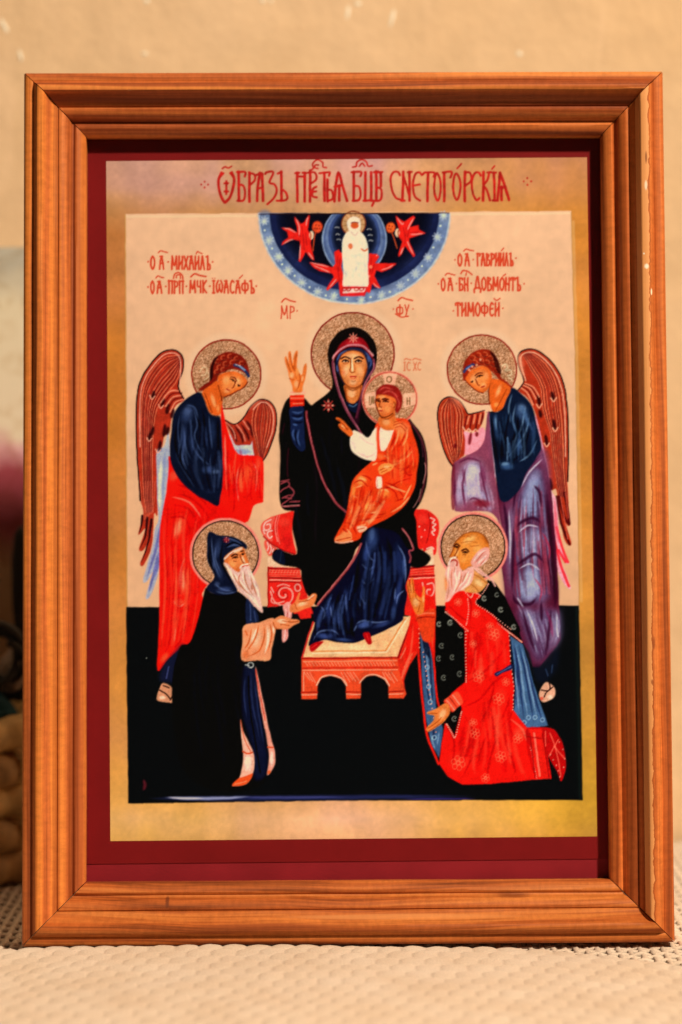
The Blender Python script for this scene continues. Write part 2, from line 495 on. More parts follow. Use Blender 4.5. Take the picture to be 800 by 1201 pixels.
sheet['label'] = 'maroon-bordered sheet printed with an enthroned mother and child'

def ink_mat(name, rough=.6):
    m, nt, b = newmat(name)
    at = N(nt, 'ShaderNodeAttribute'); at.attribute_name = 'ink'
    tc = N(nt, 'ShaderNodeTexCoord')
    n2 = N(nt, 'ShaderNodeTexNoise', i_Scale=2600.0, i_Detail=2.0)
    nt.links.new(tc.outputs['Object'], n2.inputs['Vector'])
    r2 = ramp(nt, n2.outputs[0], [(.3, (.95, .95, .95)), (.7, (1.04, 1.04, 1.04))])
    nt.links.new(mixc(nt, 1.0, at.outputs['Color'], r2.outputs[0], 'MULTIPLY'), b.inputs['Base Color'])
    b.inputs['Roughness'].default_value = rough
    b.inputs['Specular IOR Level'].default_value = 0.0
    return m
INK = ink_mat('printed_ink')

# The print is flat ink on paper. It is painted here with brush strokes and filled outlines into an
# array of colours (photo pixels, two samples per pixel); the colours then go onto the vertices of one
# fine flat mesh per printed figure.
SS = 2
CX0, CY0, CX1, CY1 = 116, 176, 710, 996
CW, CHH = (CX1 - CX0) * SS, (CY1 - CY0) * SS
canvas = np.zeros((CHH, CW, 3), np.float32)
owner = np.zeros((CHH, CW), np.int16)
rng = np.random.default_rng(5)
def h2f(h): return np.array([int(h[i:i + 2], 16) / 255 for i in (0, 2, 4)], np.float32)
def blur1(m, r, ax):
    """box blur of radius r samples along an axis"""
    r = int(round(r))
    if r < 1: return m
    pad = [(0, 0)] * m.ndim; pad[ax] = (r + 1, r)
    c = np.cumsum(np.pad(m, pad, mode='edge'), axis=ax, dtype=np.float64)
    n = m.shape[ax]
    i1 = [slice(None)] * m.ndim; i0 = [slice(None)] * m.ndim
    i1[ax] = slice(2 * r + 1, 2 * r + 1 + n); i0[ax] = slice(0, n)
    return ((c[tuple(i1)] - c[tuple(i0)]) / (2 * r + 1)).astype(np.float32)
def blur(m, r, passes=2):
    for _ in range(passes): m = blur1(blur1(m, r, 0), r, 1)
    return m
def smooth_noise(scale, amp=1.0):
    """soft random field over the canvas; scale in photo px"""
    k = max(1, int(scale * SS / 2))
    n = rng.standard_normal((CHH // k + 4, CW // k + 4)).astype(np.float32)
    n = blur(n, 1, 1)
    y = np.linspace(0, n.shape[0] - 2.001, CHH); x = np.linspace(0, n.shape[1] - 2.001, CW)
    yi, xi = y.astype(int), x.astype(int)
    fy, fx = (y - yi)[:, None].astype(np.float32), (x - xi)[None].astype(np.float32)
    fy = fy * fy * (3 - 2 * fy); fx = fx * fx * (3 - 2 * fx)
    v = n[yi][:, xi] * (1 - fy) * (1 - fx) + n[yi + 1][:, xi] * fy * (1 - fx) + n[yi][:, xi + 1] * (1 - fy) * fx + n[yi + 1][:, xi + 1] * fy * fx
    return v / v.std() * amp

class Ink:
    made = []
    def __init__(s, name, label=None, after=()):
        s.name, s.label = name, label
        s.x0 = s.y0 = 0.0; s.s = 1.0
        Ink.made.append(s)
        s.id = len(Ink.made)
    def view(s, x0, y0, k): s.x0, s.y0, s.s = x0, y0, k; return s
    def m(s, p): return (s.x0 + p[0] / s.s, s.y0 + p[1] / s.s)
    def up(s): pass
    def build(s, parent): pass
    @staticmethod
    def pts(t):
        if isinstance(t, str):
            q = [float(v) for v in t.replace(',', ' ').split()]
            return list(zip(q[0::2], q[1::2]))
        return list(t)
    @staticmethod
    def spline(p, closed, sub=5):
        n = len(p)
        if n < 3: return list(p)
        out = []
        for i in (range(n) if closed else range(n - 1)):
            p0 = p[(i - 1) % n] if closed or i > 0 else p[0]
            p1, p2 = p[i], p[(i + 1) % n]
            p3 = p[(i + 2) % n] if closed or i + 2 < n else p[-1]
            for k in range(sub):
                t = k / sub
                out.append(tuple(.5 * (2 * b + (c - a) * t + (2 * a - 5 * b + 4 * c - d) * t * t + (3 * b - a - 3 * c + d) * t ** 3)
                                 for a, b, c, d in zip(p0, p1, p2, p3)))
        if not closed: out.append(p[-1])
        return out
    def put(s, x0, y0, mask, col, own=True):
        """blend a mask whose corner is canvas sample (x0, y0)"""
        h, w_ = mask.shape
        a0, b0 = max(0, -y0), max(0, -x0)
        a1, b1 = min(h, CHH - y0), min(w_, CW - x0)
        if a1 <= a0 or b1 <= b0: return
        mk_ = mask[a0:a1, b0:b1]
        ys, xs_ = slice(y0 + a0, y0 + a1), slice(x0 + b0, x0 + b1)
        c = h2f(col)
        canvas[ys, xs_] += (c - canvas[ys, xs_]) * mk_[..., None]
        if own:
            o = owner[ys, xs_]; o[mk_ > .5] = s.id
    def P(s, col, t, smooth=True, feather=.7, alpha=1.0, edge=None, ew=.8, clip=None):
        src = [s.m(q) for q in s.pts(t)]
        q = np.array(s.spline(src, True, 4) if smooth else src)
        X, Y = (q[:, 0] - CX0) * SS, (q[:, 1] - CY0) * SS
        pad = int(feather * SS * 2) + 3
        x0, x1 = int(X.min()) - pad, int(X.max()) + pad + 1
        y0, y1 = int(Y.min()) - pad, int(Y.max()) + pad + 1
        W_, H_ = x1 - x0, y1 - y0
        mask = np.zeros((H_, W_), np.float32)
        Xn, Yn = np.roll(X, -1), np.roll(Y, -1)
        for r in range(H_):
            yy = y0 + r + .5
            hit = (Y <= yy) != (Yn <= yy)
            if not hit.any(): continue
            xc = np.sort(X[hit] + (yy - Y[hit]) * (Xn[hit] - X[hit]) / (Yn[hit] - Y[hit])) - x0
            for a, b in zip(xc[0::2], xc[1::2]):
                ia, ib = int(math.floor(a)), int(math.floor(b))
                if ia == ib: mask[r, ia] += b - a
                else:
                    mask[r, ia] += ia + 1 - a; mask[r, ia + 1:ib] = 1; mask[r, ib] += b - ib
        mask = np.minimum(mask, 1)
        if feather * SS >= 1: mask = blur(mask, feather * SS / 1.6, 2 if feather > 1.2 else 1)
        if clip is not None: mask *= clip(x0, y0, H_, W_)
        s.put(x0, y0, mask * alpha, col, alpha > .6 and feather < 3)
    def S(s, col, wd, t, smooth=True, soft=.5, taper=0, alpha=1.0, raw=False, noup=False, own=True):
        """brush stroke; wd = full width in photo px; taper 0 none, 1 end, 2 both (fades out too)"""
        q = s.pts(t)
        if not raw: q = [s.m(v) for v in q]
        if smooth: q = s.spline(q, False, 5)
        q = (np.array(q, np.float32) - (CX0, CY0)) * SS
        if taper == 2: wd *= 1.35; soft = max(soft, .85)
        n = len(q)
        hw = wd / 2 * SS
        R_ = hw * (1 + soft) + 2
        x0, y0 = (q.min(0) - R_).astype(int); x1, y1 = (q.max(0) + R_).astype(int) + 1
        acc = np.zeros((y1 - y0, x1 - x0), np.float32)
        for i in range(n - 1):
            A_, B_ = q[i], q[i + 1]
            bx0, by0 = (np.minimum(A_, B_) - R_).astype(int) - (x0, y0); bx1, by1 = (np.maximum(A_, B_) + R_).astype(int) + 1 - (x0, y0)
            bx0, by0 = max(bx0, 0), max(by0, 0)
            gx = np.arange(bx0, bx1, dtype=np.float32)[None] + x0 + .5 - A_[0]; gy = np.arange(by0, by1, dtype=np.float32)[:, None] + y0 + .5 - A_[1]
            d = B_ - A_; L2 = float(d @ d) or 1e-6
            u = np.clip((gx * d[0] + gy * d[1]) / L2, 0, 1)
            dist = np.hypot(gx - u * d[0], gy - u * d[1])
            f = (i + u) / max(1, n - 1)
            if taper == 1: k = np.maximum(.12, 1 - f ** 1.5); fa = 1.0
            elif taper == 2:
                sn = np.maximum(0, np.sin(np.pi * f)); k = np.maximum(.3, sn ** .6); fa = np.minimum(1, sn * 1.6)
            else: k, fa = 1.0, 1.0
            h = hw * k
            lo, hi = h * (1 - soft), h * (1 + soft * .7) + .6
            v = np.clip((hi - dist) / np.maximum(hi - lo, .5), 0, 1)
            v = v * v * (3 - 2 * v) * fa
            sl = acc[by0:by1, bx0:bx1]
            np.maximum(sl, v[:sl.shape[0], :sl.shape[1]], out=sl)
        s.put(int(x0), int(y0), acc * alpha, col, own and alpha > .75 and taper != 2)
    def B(s, col, x, y, rx, ry, rot=0, alpha=1.0, core=.35, noup=False, own=False):
        cx, cy = s.m((x, y))
        cx, cy = (cx - CX0) * SS, (cy - CY0) * SS
        rx, ry = rx / s.s * SS * 1.15, ry / s.s * SS * 1.15
        R_ = max(rx, ry) + 2
        x0, y0, x1, y1 = int(cx - R_), int(cy - R_), int(cx + R_) + 1, int(cy + R_) + 1
        gx = np.arange(x0, x1, dtype=np.float32)[None] + .5 - cx; gy = np.arange(y0, y1, dtype=np.float32)[:, None] + .5 - cy
        ca, sa = math.cos(rot), math.sin(rot)
        d = np.hypot((gx * ca + gy * sa) / max(rx, .6), (-gx * sa + gy * ca) / max(ry, .6))
        v = np.clip((1 - d) / (1 - core), 0, 1)
        s.put(x0, y0, v * v * (3 - 2 * v) * alpha, col, own)
    def E(s, col, x, y, rx, ry, alpha=1.0, n=64, a0=0, a1=math.tau, feather=.5):
        s.P(col, [(x + math.cos(a0 + (a1 - a0) * i / n) * rx, y + math.sin(a0 + (a1 - a0) * i / n) * ry) for i in range(n + (0 if a1 - a0 > 6.2 else 1))], smooth=False, feather=feather, alpha=alpha)
    def ring(s, col, x, y, rx, ry, wd, a0=0, a1=math.tau, alpha=1.0, soft=.4):
        s.S(col, wd, [(x + math.cos(a0 + (a1 - a0) * i / 36) * rx, y + math.sin(a0 + (a1 - a0) * i / 36) * ry) for i in range(37)], smooth=False, alpha=alpha, soft=soft)
    def H(s, col, wd, A, B_, n, alpha=.8, f0=.06, f1=.94, taper=0, soft=.6, jit=.0):
        """n strokes in between two guide lines"""
        A = s.spline(s.pts(A), False, 5); B_ = s.spline(s.pts(B_), False, 5)
        for k in range(n):
            f = f0 + (f1 - f0) * (k + random.uniform(-jit, jit)) / max(1, n - 1)
            q = []
            for i in range(19):
                t = i / 18
                pa = A[min(len(A) - 1, int(t * (len(A) - 1) + .5))]; pb = B_[min(len(B_) - 1, int(t * (len(B_) - 1) + .5))]
                q.append((pa[0] + (pb[0] - pa[0]) * f, pa[1] + (pb[1] - pa[1]) * f))
            s.S(col, wd, q, smooth=False, soft=soft, taper=taper, alpha=alpha, own=False)
    def folds(s, A, B_, n, lights, darks, w0=1.5, w1=4.5, alpha=.5, f0=.03, f1=.97):
        """soft fold shading: light and dark brush strokes that run between two guide lines"""
        A = s.spline(s.pts(A), False, 5); B_ = s.spline(s.pts(B_), False, 5)
        for k in range(n):
            f = f0 + (f1 - f0) * (k + random.uniform(-.3, .3)) / max(1, n - 1)
            t0 = random.uniform(0, .55); t1 = min(1.0, t0 + random.uniform(.3, .75))
            q = []
            ph = random.uniform(0, 6)
            for i in range(15):
                t = t0 + (t1 - t0) * i / 14
                pa = A[min(len(A) - 1, int(t * (len(A) - 1) + .5))]; pb = B_[min(len(B_) - 1, int(t * (len(B_) - 1) + .5))]
                g = f + .035 * math.sin(t * 7 + ph)
                q.append((pa[0] + (pb[0] - pa[0]) * g, pa[1] + (pb[1] - pa[1]) * g))
            s.S(random.choice(lights if k % 2 else darks), random.uniform(w0, w1), q, taper=2, alpha=alpha * random.uniform(.6, 1.2))
    def dots(s, col, r, t):
        for p in s.pts(t): s.B(col, p[0], p[1], r * 1.1, r * 1.1, 0, 1, .45)

def bil(u, v, a, b, c, d):
    return tuple((a[i] * (1 - u) + b[i] * u) * (1 - v) + (c[i] * (1 - u) + d[i] * u) * v for i in range(2))
def build_print(parent, corners):
    """paint on the fine mesh: one flat vertex-coloured mesh per printed figure"""
    nu, nv_ = 600, 830
    u = np.linspace(0, 1, nu + 1)[None]; v = np.linspace(0, 1, nv_ + 1)[:, None]
    px, py = bil(u, v, *corners)
    # a slight tremble of the hand
    wx, wy = smooth_noise(7, .13), smooth_noise(7, .13)
    ix = np.clip(((px - CX0) * SS).astype(int), 0, CW - 1); iy = np.clip(((py - CY0) * SS).astype(int), 0, CHH - 1)
    sx = np.clip((px + wx[iy, ix] - CX0) * SS - .5, 0, CW - 2); sy = np.clip((py + wy[iy, ix] - CY0) * SS - .5, 0, CHH - 2)
    x0, y0 = sx.astype(int), sy.astype(int)
    fx, fy = (sx - x0)[..., None], (sy - y0)[..., None]
    img = canvas
    c = img[y0, x0] * (1 - fx) * (1 - fy) + img[y0, x0 + 1] * fx * (1 - fy) + img[y0 + 1, x0] * (1 - fx) * fy + img[y0 + 1, x0 + 1] * fx * fy
    c = np.clip(c, 0, 1)
    l = np.where(c <= .04045, c / 12.92, ((c + .055) / 1.055) ** 2.4) / np.array(LIT)
    l = np.minimum(l, .92)
    # positions on the sheet
    z = PZ + 3e-5
    d = np.stack([(px - PW / 2) / F_PX, -(py - PH / 2) / F_PX, -np.ones_like(px)], -1)
    M3 = np.array(_fr3 @ CAM_R3)
    d = d @ M3.T
    o = np.array(_ol)
    t = (z - o[2]) / d[..., 2]
    P3 = np.stack([o[0] + d[..., 0] * t, o[1] + d[..., 1] * t, np.full_like(t, z)], -1).reshape(-1, 3)
    L4 = np.concatenate([l.reshape(-1, 3), np.ones((l.size // 3, 1))], 1)
    own = owner[np.clip(((py[:-1, :-1] + py[1:, 1:]) / 2 - CY0) * SS, 0, CHH - 1).astype(int), np.clip(((px[:-1, :-1] + px[1:, 1:]) / 2 - CX0) * SS, 0, CW - 1).astype(int)]
    idx = np.arange((nu + 1) * (nv_ + 1)).reshape(nv_ + 1, nu + 1)
    quads = np.stack([idx[1:, :-1], idx[1:, 1:], idx[:-1, 1:], idx[:-1, :-1]], -1)
    for k in Ink.made:
        q = quads[own == k.id]
        if not len(q): continue
        uq, inv = np.unique(q, return_inverse=True)
        me = bpy.data.meshes.new(k.name)
        me.vertices.add(len(uq)); me.vertices.foreach_set('co', P3[uq].astype(np.float32).ravel())
        me.loops.add(q.size); me.loops.foreach_set('vertex_index', inv.ravel().astype(np.int32))
        me.polygons.add(len(q)); me.polygons.foreach_set('loop_start', np.arange(0, q.size, 4, dtype=np.int32))
        me.update(calc_edges=True)
        at = me.attributes.new('ink', 'FLOAT_COLOR', 'POINT')
        at.data.foreach_set('color', L4[uq].astype(np.float32).ravel())
        ob = link(k.name, me, INK, parent)
        if k.label: ob['label'] = k.label

def punch(ids, con=1.1, sat=1.12):
    """colour balance of the printed inks: warmer flesh and orange, duller blue, a little more contrast"""
    m_ = np.isin(owner, ids)
    c = canvas[m_]
    r, g, b = c[:, 0:1], c[:, 1:2], c[:, 2:3]
    blue = np.clip((b - r) * 6, 0, 1)
    warm = np.clip((r - g) * 4, 0, 1) * np.clip((g - b) * 5, 0, 1)
    viol = np.clip((r - g) * 6, 0, 1) * np.clip((b - g) * 6, 0, 1)
    m = c.mean(1, keepdims=True)
    c = m + (c - m) * (sat - .34 * blue - .10 * viol)
    c = c * np.concatenate([1 + .04 * viol, 1 - .10 * warm - .03 * viol, 1 - .12 * viol - .04 * warm], 1)
    canvas[m_] = np.clip(.46 + (c - .46) * con, .026, .985)

def mottle(k, amp, scale, tint=(1, 1, 1)):
    """uneven paint over everything that figure k owns"""
    n = smooth_noise(scale, amp)
    m_ = owner == k.id
    f = (1 + n)[..., None] * np.array(tint, np.float32)
    canvas[m_] = np.clip(canvas * f, 0, 1)[m_]

def halo(k, x, y, r, ringcol='7d2018', glow='f3c29a', pink=None, rim=3.6):
    """speckled gold halo with a dark rim, in photo px"""
    k.view(0, 0, 1)
    if pink: k.E(pink, x, y, r + rim, r + rim)
    else: k.B(glow, x, y, r + 5, r + 5, 0, .5, .85)
    k.E('b28764', x, y, r, r)
    R_ = int((r + 1) * SS)
    cx, cy = int((x - CX0) * SS), int((y - CY0) * SS)
    ys, xs_ = slice(cy - R_, cy + R_), slice(cx - R_, cx + R_)
    n = rng.standard_normal((2 * R_, 2 * R_)).astype(np.float32)
    n = .65 * n + 1.1 * blur(n, 1, 1); n /= n.std()
    gy, gx = np.mgrid[-R_:R_, -R_:R_]
    inside = (np.hypot(gx, gy) < r * SS)
    f = np.clip(n, -1.7, 1.7)[..., None] * np.array([.12, .118, .11], np.float32)
    reg = canvas[ys, xs_]
    reg[inside] = np.clip(reg + f, .12, .93)[inside]
    k.ring(ringcol, x, y, r, r, 1.5)

# ---- gilded border of the print: ink colours vary slowly over the paper
CORNERS = ((124.5, 189), (688.5, 184.5), (129.5, 986.5), (700.5, 981))
bd = Ink('printed_border')
owner[:] = bd.id
# border colours down the sheet: height, left, middle, right
BROWS = [(0, 'd69a82', 'd99a80', 'd68a50'), (.045, 'd4967a', 'da9a76', 'd68846'), (.075, 'cf8a58', 'd89664', 'd48438'), (.11, 'cc7c40', 'd69664', 'd28034'), (.35, 'ca742e', 'd09a58', 'd68232'), (.6, 'cf7c36', 'd09a58', 'd2863a'),
         (.85, 'd38a48', 'd09a58', 'd08e36'), (.945, 'dd9c4c', 'e6a468', 'dc9e34'), (.97, 'dea45a', 'edae7c', 'e2a23a'), (1.0, 'dba050', 'eaa870', 'dc9a3c')]
vv = np.clip((np.arange(CHH) / SS + CY0 - 187) / 797, 0, 1)
uu = np.clip((np.arange(CW) / SS + CX0 - 127) / 568, 0, 1)
cols = [np.stack([np.interp(vv, [r[0] for r in BROWS], [h2f(r[k])[q] for r in BROWS]) for q in range(3)], -1) for k in (1, 2, 3)]
tl = np.clip(uu * 2, 0, 1); tl = (tl * tl * (3 - 2 * tl))[None, :, None]
tr = np.clip(uu * 2 - 1, 0, 1); tr = (tr * tr * (3 - 2 * tr))[None, :, None]
canvas[:] = (cols[0][:, None] * (1 - tl) + cols[1][:, None] * tl) * (1 - tr) + cols[2][:, None] * tr
canvas *= (1 + smooth_noise(60, .035) + smooth_noise(14, .018) + smooth_noise(3, .012))[..., None]
canvas[..., 2] *= 1 + smooth_noise(40, .05)
# ---- parchment field and dark ground
pn = Ink('printed_background')
pn.P('edb486', '147,251 400,249.3 670,247.5 676,480 679.5,716 400,716 149,716 148,480', smooth=False, feather=1.0)
fld = owner == pn.id
gr = np.clip((np.arange(CHH) / SS + CY0 - 250) / 460, 0, 1)[:, None, None]
fc = h2f('f1b78c') * (1 - gr) + h2f('eeb082') * gr
fc = fc * (1 + smooth_noise(70, .016) + smooth_noise(6, .010))[..., None]
canvas[fld] = np.clip(fc, 0, 1)[fld]
pn.S('c0873f', 1.6, '147,252 148,480 149,714', alpha=.5)
pn.S('f6d2a0', 2.4, '149,254 400,252.5 668,250', alpha=.45)
pn.S('b98040', 1.4, '670,249 676,480 679.5,712', alpha=.5)
pn.S('efc590', 3, '672.5,260 678,480 682,705', alpha=.3)
pn.P('06080a', '148,712 400,711 679,710 681,800 683.5,938.5 400,939 150.5,942.5 149,830', smooth=False)
pn.S('10241c', 3, '676,712 678,820 680.5,935', alpha=.4)
# thin bluish streak along the bottom of the ground
pn.S('23275a', 4.5, '172,936.5 260,936.5 420,935 560,934', taper=2, alpha=.8)
pn.S('a6a4c8', 2.6, '192,935.5 225,936.5 262,936 295,934.5', taper=2, alpha=.85)
pn.S('d9c8d8', 1.6, '196,935.4 216,936.4 240,936.6', taper=2, alpha=.7)
pn.S('4a4a8a', 2, '285,935.2 330,935.2 410,935', taper=2, alpha=.6)
pn.S('3a2a80', 1.6, '470,937.5 520,937 560,937', taper=2, alpha=.7)
pn.S('5e1520', 3.0, '168,914 170,921 168,927', taper=2, alpha=.9)
pn.dots('a6a294', .7, '172,772 243,873 266,846 640,900')
pn.build(sheet)

# ---- lettering ------------------------------------------------------
LRED = 'bf1f1a'
tt = Ink('printed_title', 'red church lettering along the top of the sheet', after=[pn])
def L_(view, wd, strokes, col=LRED, smooth=True):
    tt.view(*view)
    for st in strokes.split(';'):
        st = st.strip()
        if st: tt.S(col, wd, st, smooth=smooth, soft=.35)
A = (220, 180, 4.0); B2 = (400, 180, 3.333)
tt.view(*A)
def lozenge(k, x, y, r, col=LRED):
    k.P(col, [(x - r, y), (x, y - r * 1.1), (x + r, y), (x, y + r * 1.1)], smooth=False, feather=.4)
for p in ((64, 146), (80, 132), (96, 146), (80, 160)): lozenge(tt, *p, 5.5)
L_(A, 3.2, '160,90 147,118 146,155 158,200 174,228;208,90 218,118 215,155 200,205 179,228;240,86 240,222;290,90 290,226;326,222 330,150 340,92;350,96 354,222;440,86 440,222;515,90 515,226;550,90 550,226;575,86 575,226;642,90 642,222;657,122 657,224;690,224 696,150 708,90 724,140 748,222;712,150 712,220')
L_(A, 2.5, '168,92 150,112;200,92 214,112;182,130 182,190;174,140 190,140;174,178 190,178;233,88 270,88 268,108;240,146 262,152 270,185 262,220 234,222;290,94 312,98 316,124 292,148;322,102 348,92;328,162 352,162;364,96 372,88 402,88 384,134 408,146 418,176 404,210 374,238;424,94 442,88;440,166 462,186 466,214 442,222 418,222;506,92 524,90;540,90 558,90;515,108 550,108;566,90 576,86 600,92 604,122 578,140;604,156 588,168 586,198 606,206;586,180 602,178;620,92 666,88 664,104;657,168 678,176 682,212 658,222;690,156 728,150')
L_(A, 1.7, '164,70 176,62 190,68 206,60;572,78 590,70 588,46 610,28 634,42 636,62 652,66;614,54 600,54 598,66 612,70')
L_(B2, 3.2, '50,72 50,184;95,74 95,184;118,74 118,184;138,70 138,184;156,74 155,128;240,184 244,72;268,72 268,184;340,76 338,186;404,74 404,186;484,70 483,186;557,72 556,184;598,74 600,184;612,184 622,78;622,74 638,120 656,180;628,130 628,182')
L_(B2, 2.5, '42,74 78,72 76,88;50,126 70,130 77,158 70,182 46,185;88,184 126,184 121,204;130,74 146,70;148,74 162,72;138,132 156,140 159,164 152,182 132,185;230,84 222,72 204,74 193,98 200,144 214,172 230,180;244,84 268,172;234,184 248,184;262,74 276,72;316,84 306,74 290,82 281,120 287,164 308,184;282,126 308,122;320,82 330,74 364,74 362,90;364,130 368,90 376,76 387,100 390,132 384,172 376,184 367,165 364,130;398,74 432,72 428,94;438,130 442,92 452,78 464,100 467,130 461,166 452,182 442,164 438,130;484,72 504,76 509,104 487,126;546,86 538,74 522,78 511,112 516,156 530,182 542,174;580,74 572,104 558,124 570,144 582,184;572,74 586,72;590,74 606,74;592,184 606,184;616,134 644,132')
L_(B2, 1.7, '46,54 60,50 62,34 80,24 98,32 106,50 122,48;72,50 82,38 92,50;455,58 470,41;590,60 600,48')
tt.view(*B2)
for p in ((714, 108), (729, 95), (743, 108), (729, 122)): lozenge(tt, *p, 5)
tt.build(sheet)

# small red captions: a stroke alphabet in a unit box
GL = {
 'О': ['.5,0 .12,.25 .1,.7 .5,1 .9,.7 .88,.25 .5,0'], 'А': ['.1,1 .25,.4 .55,0', '.5,0 .75,.5 .9,1', '.2,.55 .75,.55', '.2,.02 .6,.02'],
 'М': ['.08,1 .15,0', '.15,0 .5,.7 .82,0', '.82,0 .92,1'], 'И': ['.15,0 .12,1', '.85,0 .85,1', '.15,.75 .85,.3'],
 'Х': ['.1,0 .9,1', '.9,0 .1,1'], 'Л': ['.1,1 .3,.5 .45,0', '.45,0 .9,1'], 'Ъ': ['.4,0 .4,1', '.1,.05 .4,0', '.4,.55 .85,.65 .9,.95 .4,1'],
 'П': ['.15,0 .15,1', '.85,0 .85,1', '.05,.03 .95,.03'], 'Р': ['.2,0 .2,1', '.2,.02 .8,.1 .8,.4 .22,.52'], 'Ч': ['.15,0 .18,.45 .8,.5', '.82,0 .8,1'],
 'К': ['.15,0 .15,1', '.85,0 .2,.5 .88,1'], 'І': ['.5,0 .5,1', '.2,0 .8,0', '.2,1 .8,1'], 'Ѡ': ['.3,0 .05,.4 .2,.95 .5,.7 .8,.95 .95,.4 .7,0', '.5,.3 .5,.75'],
 'С': ['.85,.12 .5,0 .15,.35 .2,.8 .6,1 .85,.9'], 'Ф': ['.5,0 .5,1', '.5,.2 .1,.3 .1,.7 .5,.8 .9,.7 .9,.3 .5,.2'], 'Г': ['.25,0 .25,1', '.1,.03 .85,.03 .82,.22'],
 'В': ['.2,0 .2,1', '.2,.02 .75,.12 .25,.45', '.25,.45 .9,.6 .8,.95 .2,1'], 'Б': ['.2,0 .2,1', '.15,.03 .85,.03 .82,.15', '.2,.45 .8,.55 .85,.9 .2,1'], 'Д': ['.15,.85 .4,0 .6,0 .8,.85', '0,1.15 .05,.85 .95,.85 .98,1.15'],
 'Н': ['.15,0 .15,1', '.85,0 .85,1', '.15,.4 .85,.6'], 'Т': ['.5,0 .5,1', '.05,.18 .1,.03 .9,.03 .95,.18'], 'Е': ['.85,.12 .5,0 .18,.4 .25,.85 .6,1 .85,.9', '.2,.48 .75,.45'],
 'Й': ['.15,0 .12,1', '.85,0 .85,1', '.15,.75 .85,.3'], 'У': ['.1,0 .5,.5', '.9,0 .3,1'], 'Я': ['.5,0 .1,1', '.5,0 .9,1', '.5,.5 .5,1', '.25,.55 .75,.55']}
CAP = 'd83e22'
def caption(k, text, x0, x1, y0, y1, wd=1.95, col=CAP):
    n = len(text)
    wgt = [1.35 if ch in 'МѠФД' else (.6 if ch == 'І' else 1.0) for ch in text]
    tot = sum(wgt)
    x = x0
    for ch, g in zip(text, wgt):
        cw = (x1 - x0) * g / tot
        k.up()
        for st in GL[ch]:
            p = [(x + cw * (.08 + .84 * a), y0 + (y1 - y0) * b) for a, b in k.pts(st)]
            k.up(); k.S(col, wd, p, soft=.45, noup=True)
        x += cw
def tilde(k, x0, x1, y, wd=1.3, h=12, col=CAP):
    k.S(col, wd, [(x0, y + h), (x0 + .25 * (x1 - x0), y), (x0 + .6 * (x1 - x0), y + h * .5), (x1, y + h * .9)], taper=0)
cl = Ink('printed_caption', 'two small red caption lines above the red-cloaked angel', after=[pn])
cl.view(160, 280, 5)
cl.dots(CAP, 6, '68,134 186,136 447,136 68,283 172,280 293,278 431,278 702,278')
for t_ in (('О', 80, 110, 103, 178), ('А', 130, 166, 103, 178), ('МИХАИЛЪ', 200, 436, 103, 180), ('О', 82, 108, 248, 320), ('А', 117, 154, 248, 320), ('ПРП', 184, 279, 246, 320), ('МЧК', 308, 417, 246, 316), ('ІѠАСАФЪ', 443, 694, 246, 318)):
    caption(cl, *t_)
tilde(cl, 128, 182, 70); tilde(cl, 350, 385, 74, 1.2, 14); tilde(cl, 115, 160, 218); cl.S(CAP, 1.5, '218,232 226,206 248,200 268,214 272,236'); cl.S(CAP, 1.4, '234,228 238,214 256,214 258,232'); tilde(cl, 318, 408, 206, 1.8, 18); cl.S(CAP, 1.2, '604,232 622,214'); cl.dots(CAP, 4, '447,232 460,232')
cl.build(sheet)
cr = Ink('printed_caption', 'three small red caption lines above the blue-violet angel', after=[pn])
cr.view(500, 280, 5)
cr.dots(CAP, 5.5, '168,123 275,123 526,115 70,265 177,264 265,262 574,264 160,422 450,408')
for t_ in (('О', 182, 211, 90, 160), ('А', 222, 258, 88, 158), ('ГАВРИИЛЪ', 293, 512, 86, 158), ('О', 84, 113, 232, 305), ('А', 122, 160, 232, 304), ('БН', 188, 250, 230, 304), ('ДОВМОНТЪ', 279, 556, 228, 303), ('ТИМОФЕЙ', 170, 434, 376, 452)):
    caption(cr, *t_)
tilde(cr, 220, 278, 60); cr.S(CAP, 1.2, '440,72 454,55'); tilde(cr, 112, 168, 202); cr.S(CAP, 1.6, '204,205 214,188 240,190 268,210'); cr.S(CAP, 1.3, '232,216 236,200'); cr.S(CAP, 1.3, '452,218 466,208'); cr.S(CAP, 1.3, '398,350 412,362 434,350')
cr.build(sheet)
def initials(label, view, groups, tildes, dots, strokes=(), wd=1.4, col=CAP):
    k = Ink('printed_initials', label, after=[pn])
    k.view(*view)
    for g in groups: caption(k, *g, wd, col)
    for t_ in tildes: tilde(k, *t_, col)
    if dots: k.dots(col, 4.5, dots)
    for st in strokes: k.S(col, 1.3, st)
    k.build(sheet)
initials('red initials beside the raised hand side of the largest halo', (320, 340, 4.444), [('МР', 36, 118, 84, 150)], [(46, 118, 46, 1.5, 18)], '127,110')
initials('red initials above the child side of the largest halo', (320, 340, 4.444), [('ФУ', 640, 714, 78, 138)], [(652, 728, 40, 1.5, 16)], '628,100 731,100', ('640,126 670,142 706,138',))
initials('pale red initials above the halo with a cross', (350, 360, 5.333), [('ІС', 655, 705, 346, 398), ('ХС', 716, 770, 346, 396)], [(662, 704, 322, 1.1, 10), (716, 768, 322, 1.1, 10)], '', (), 1.1, 'dd6f48')

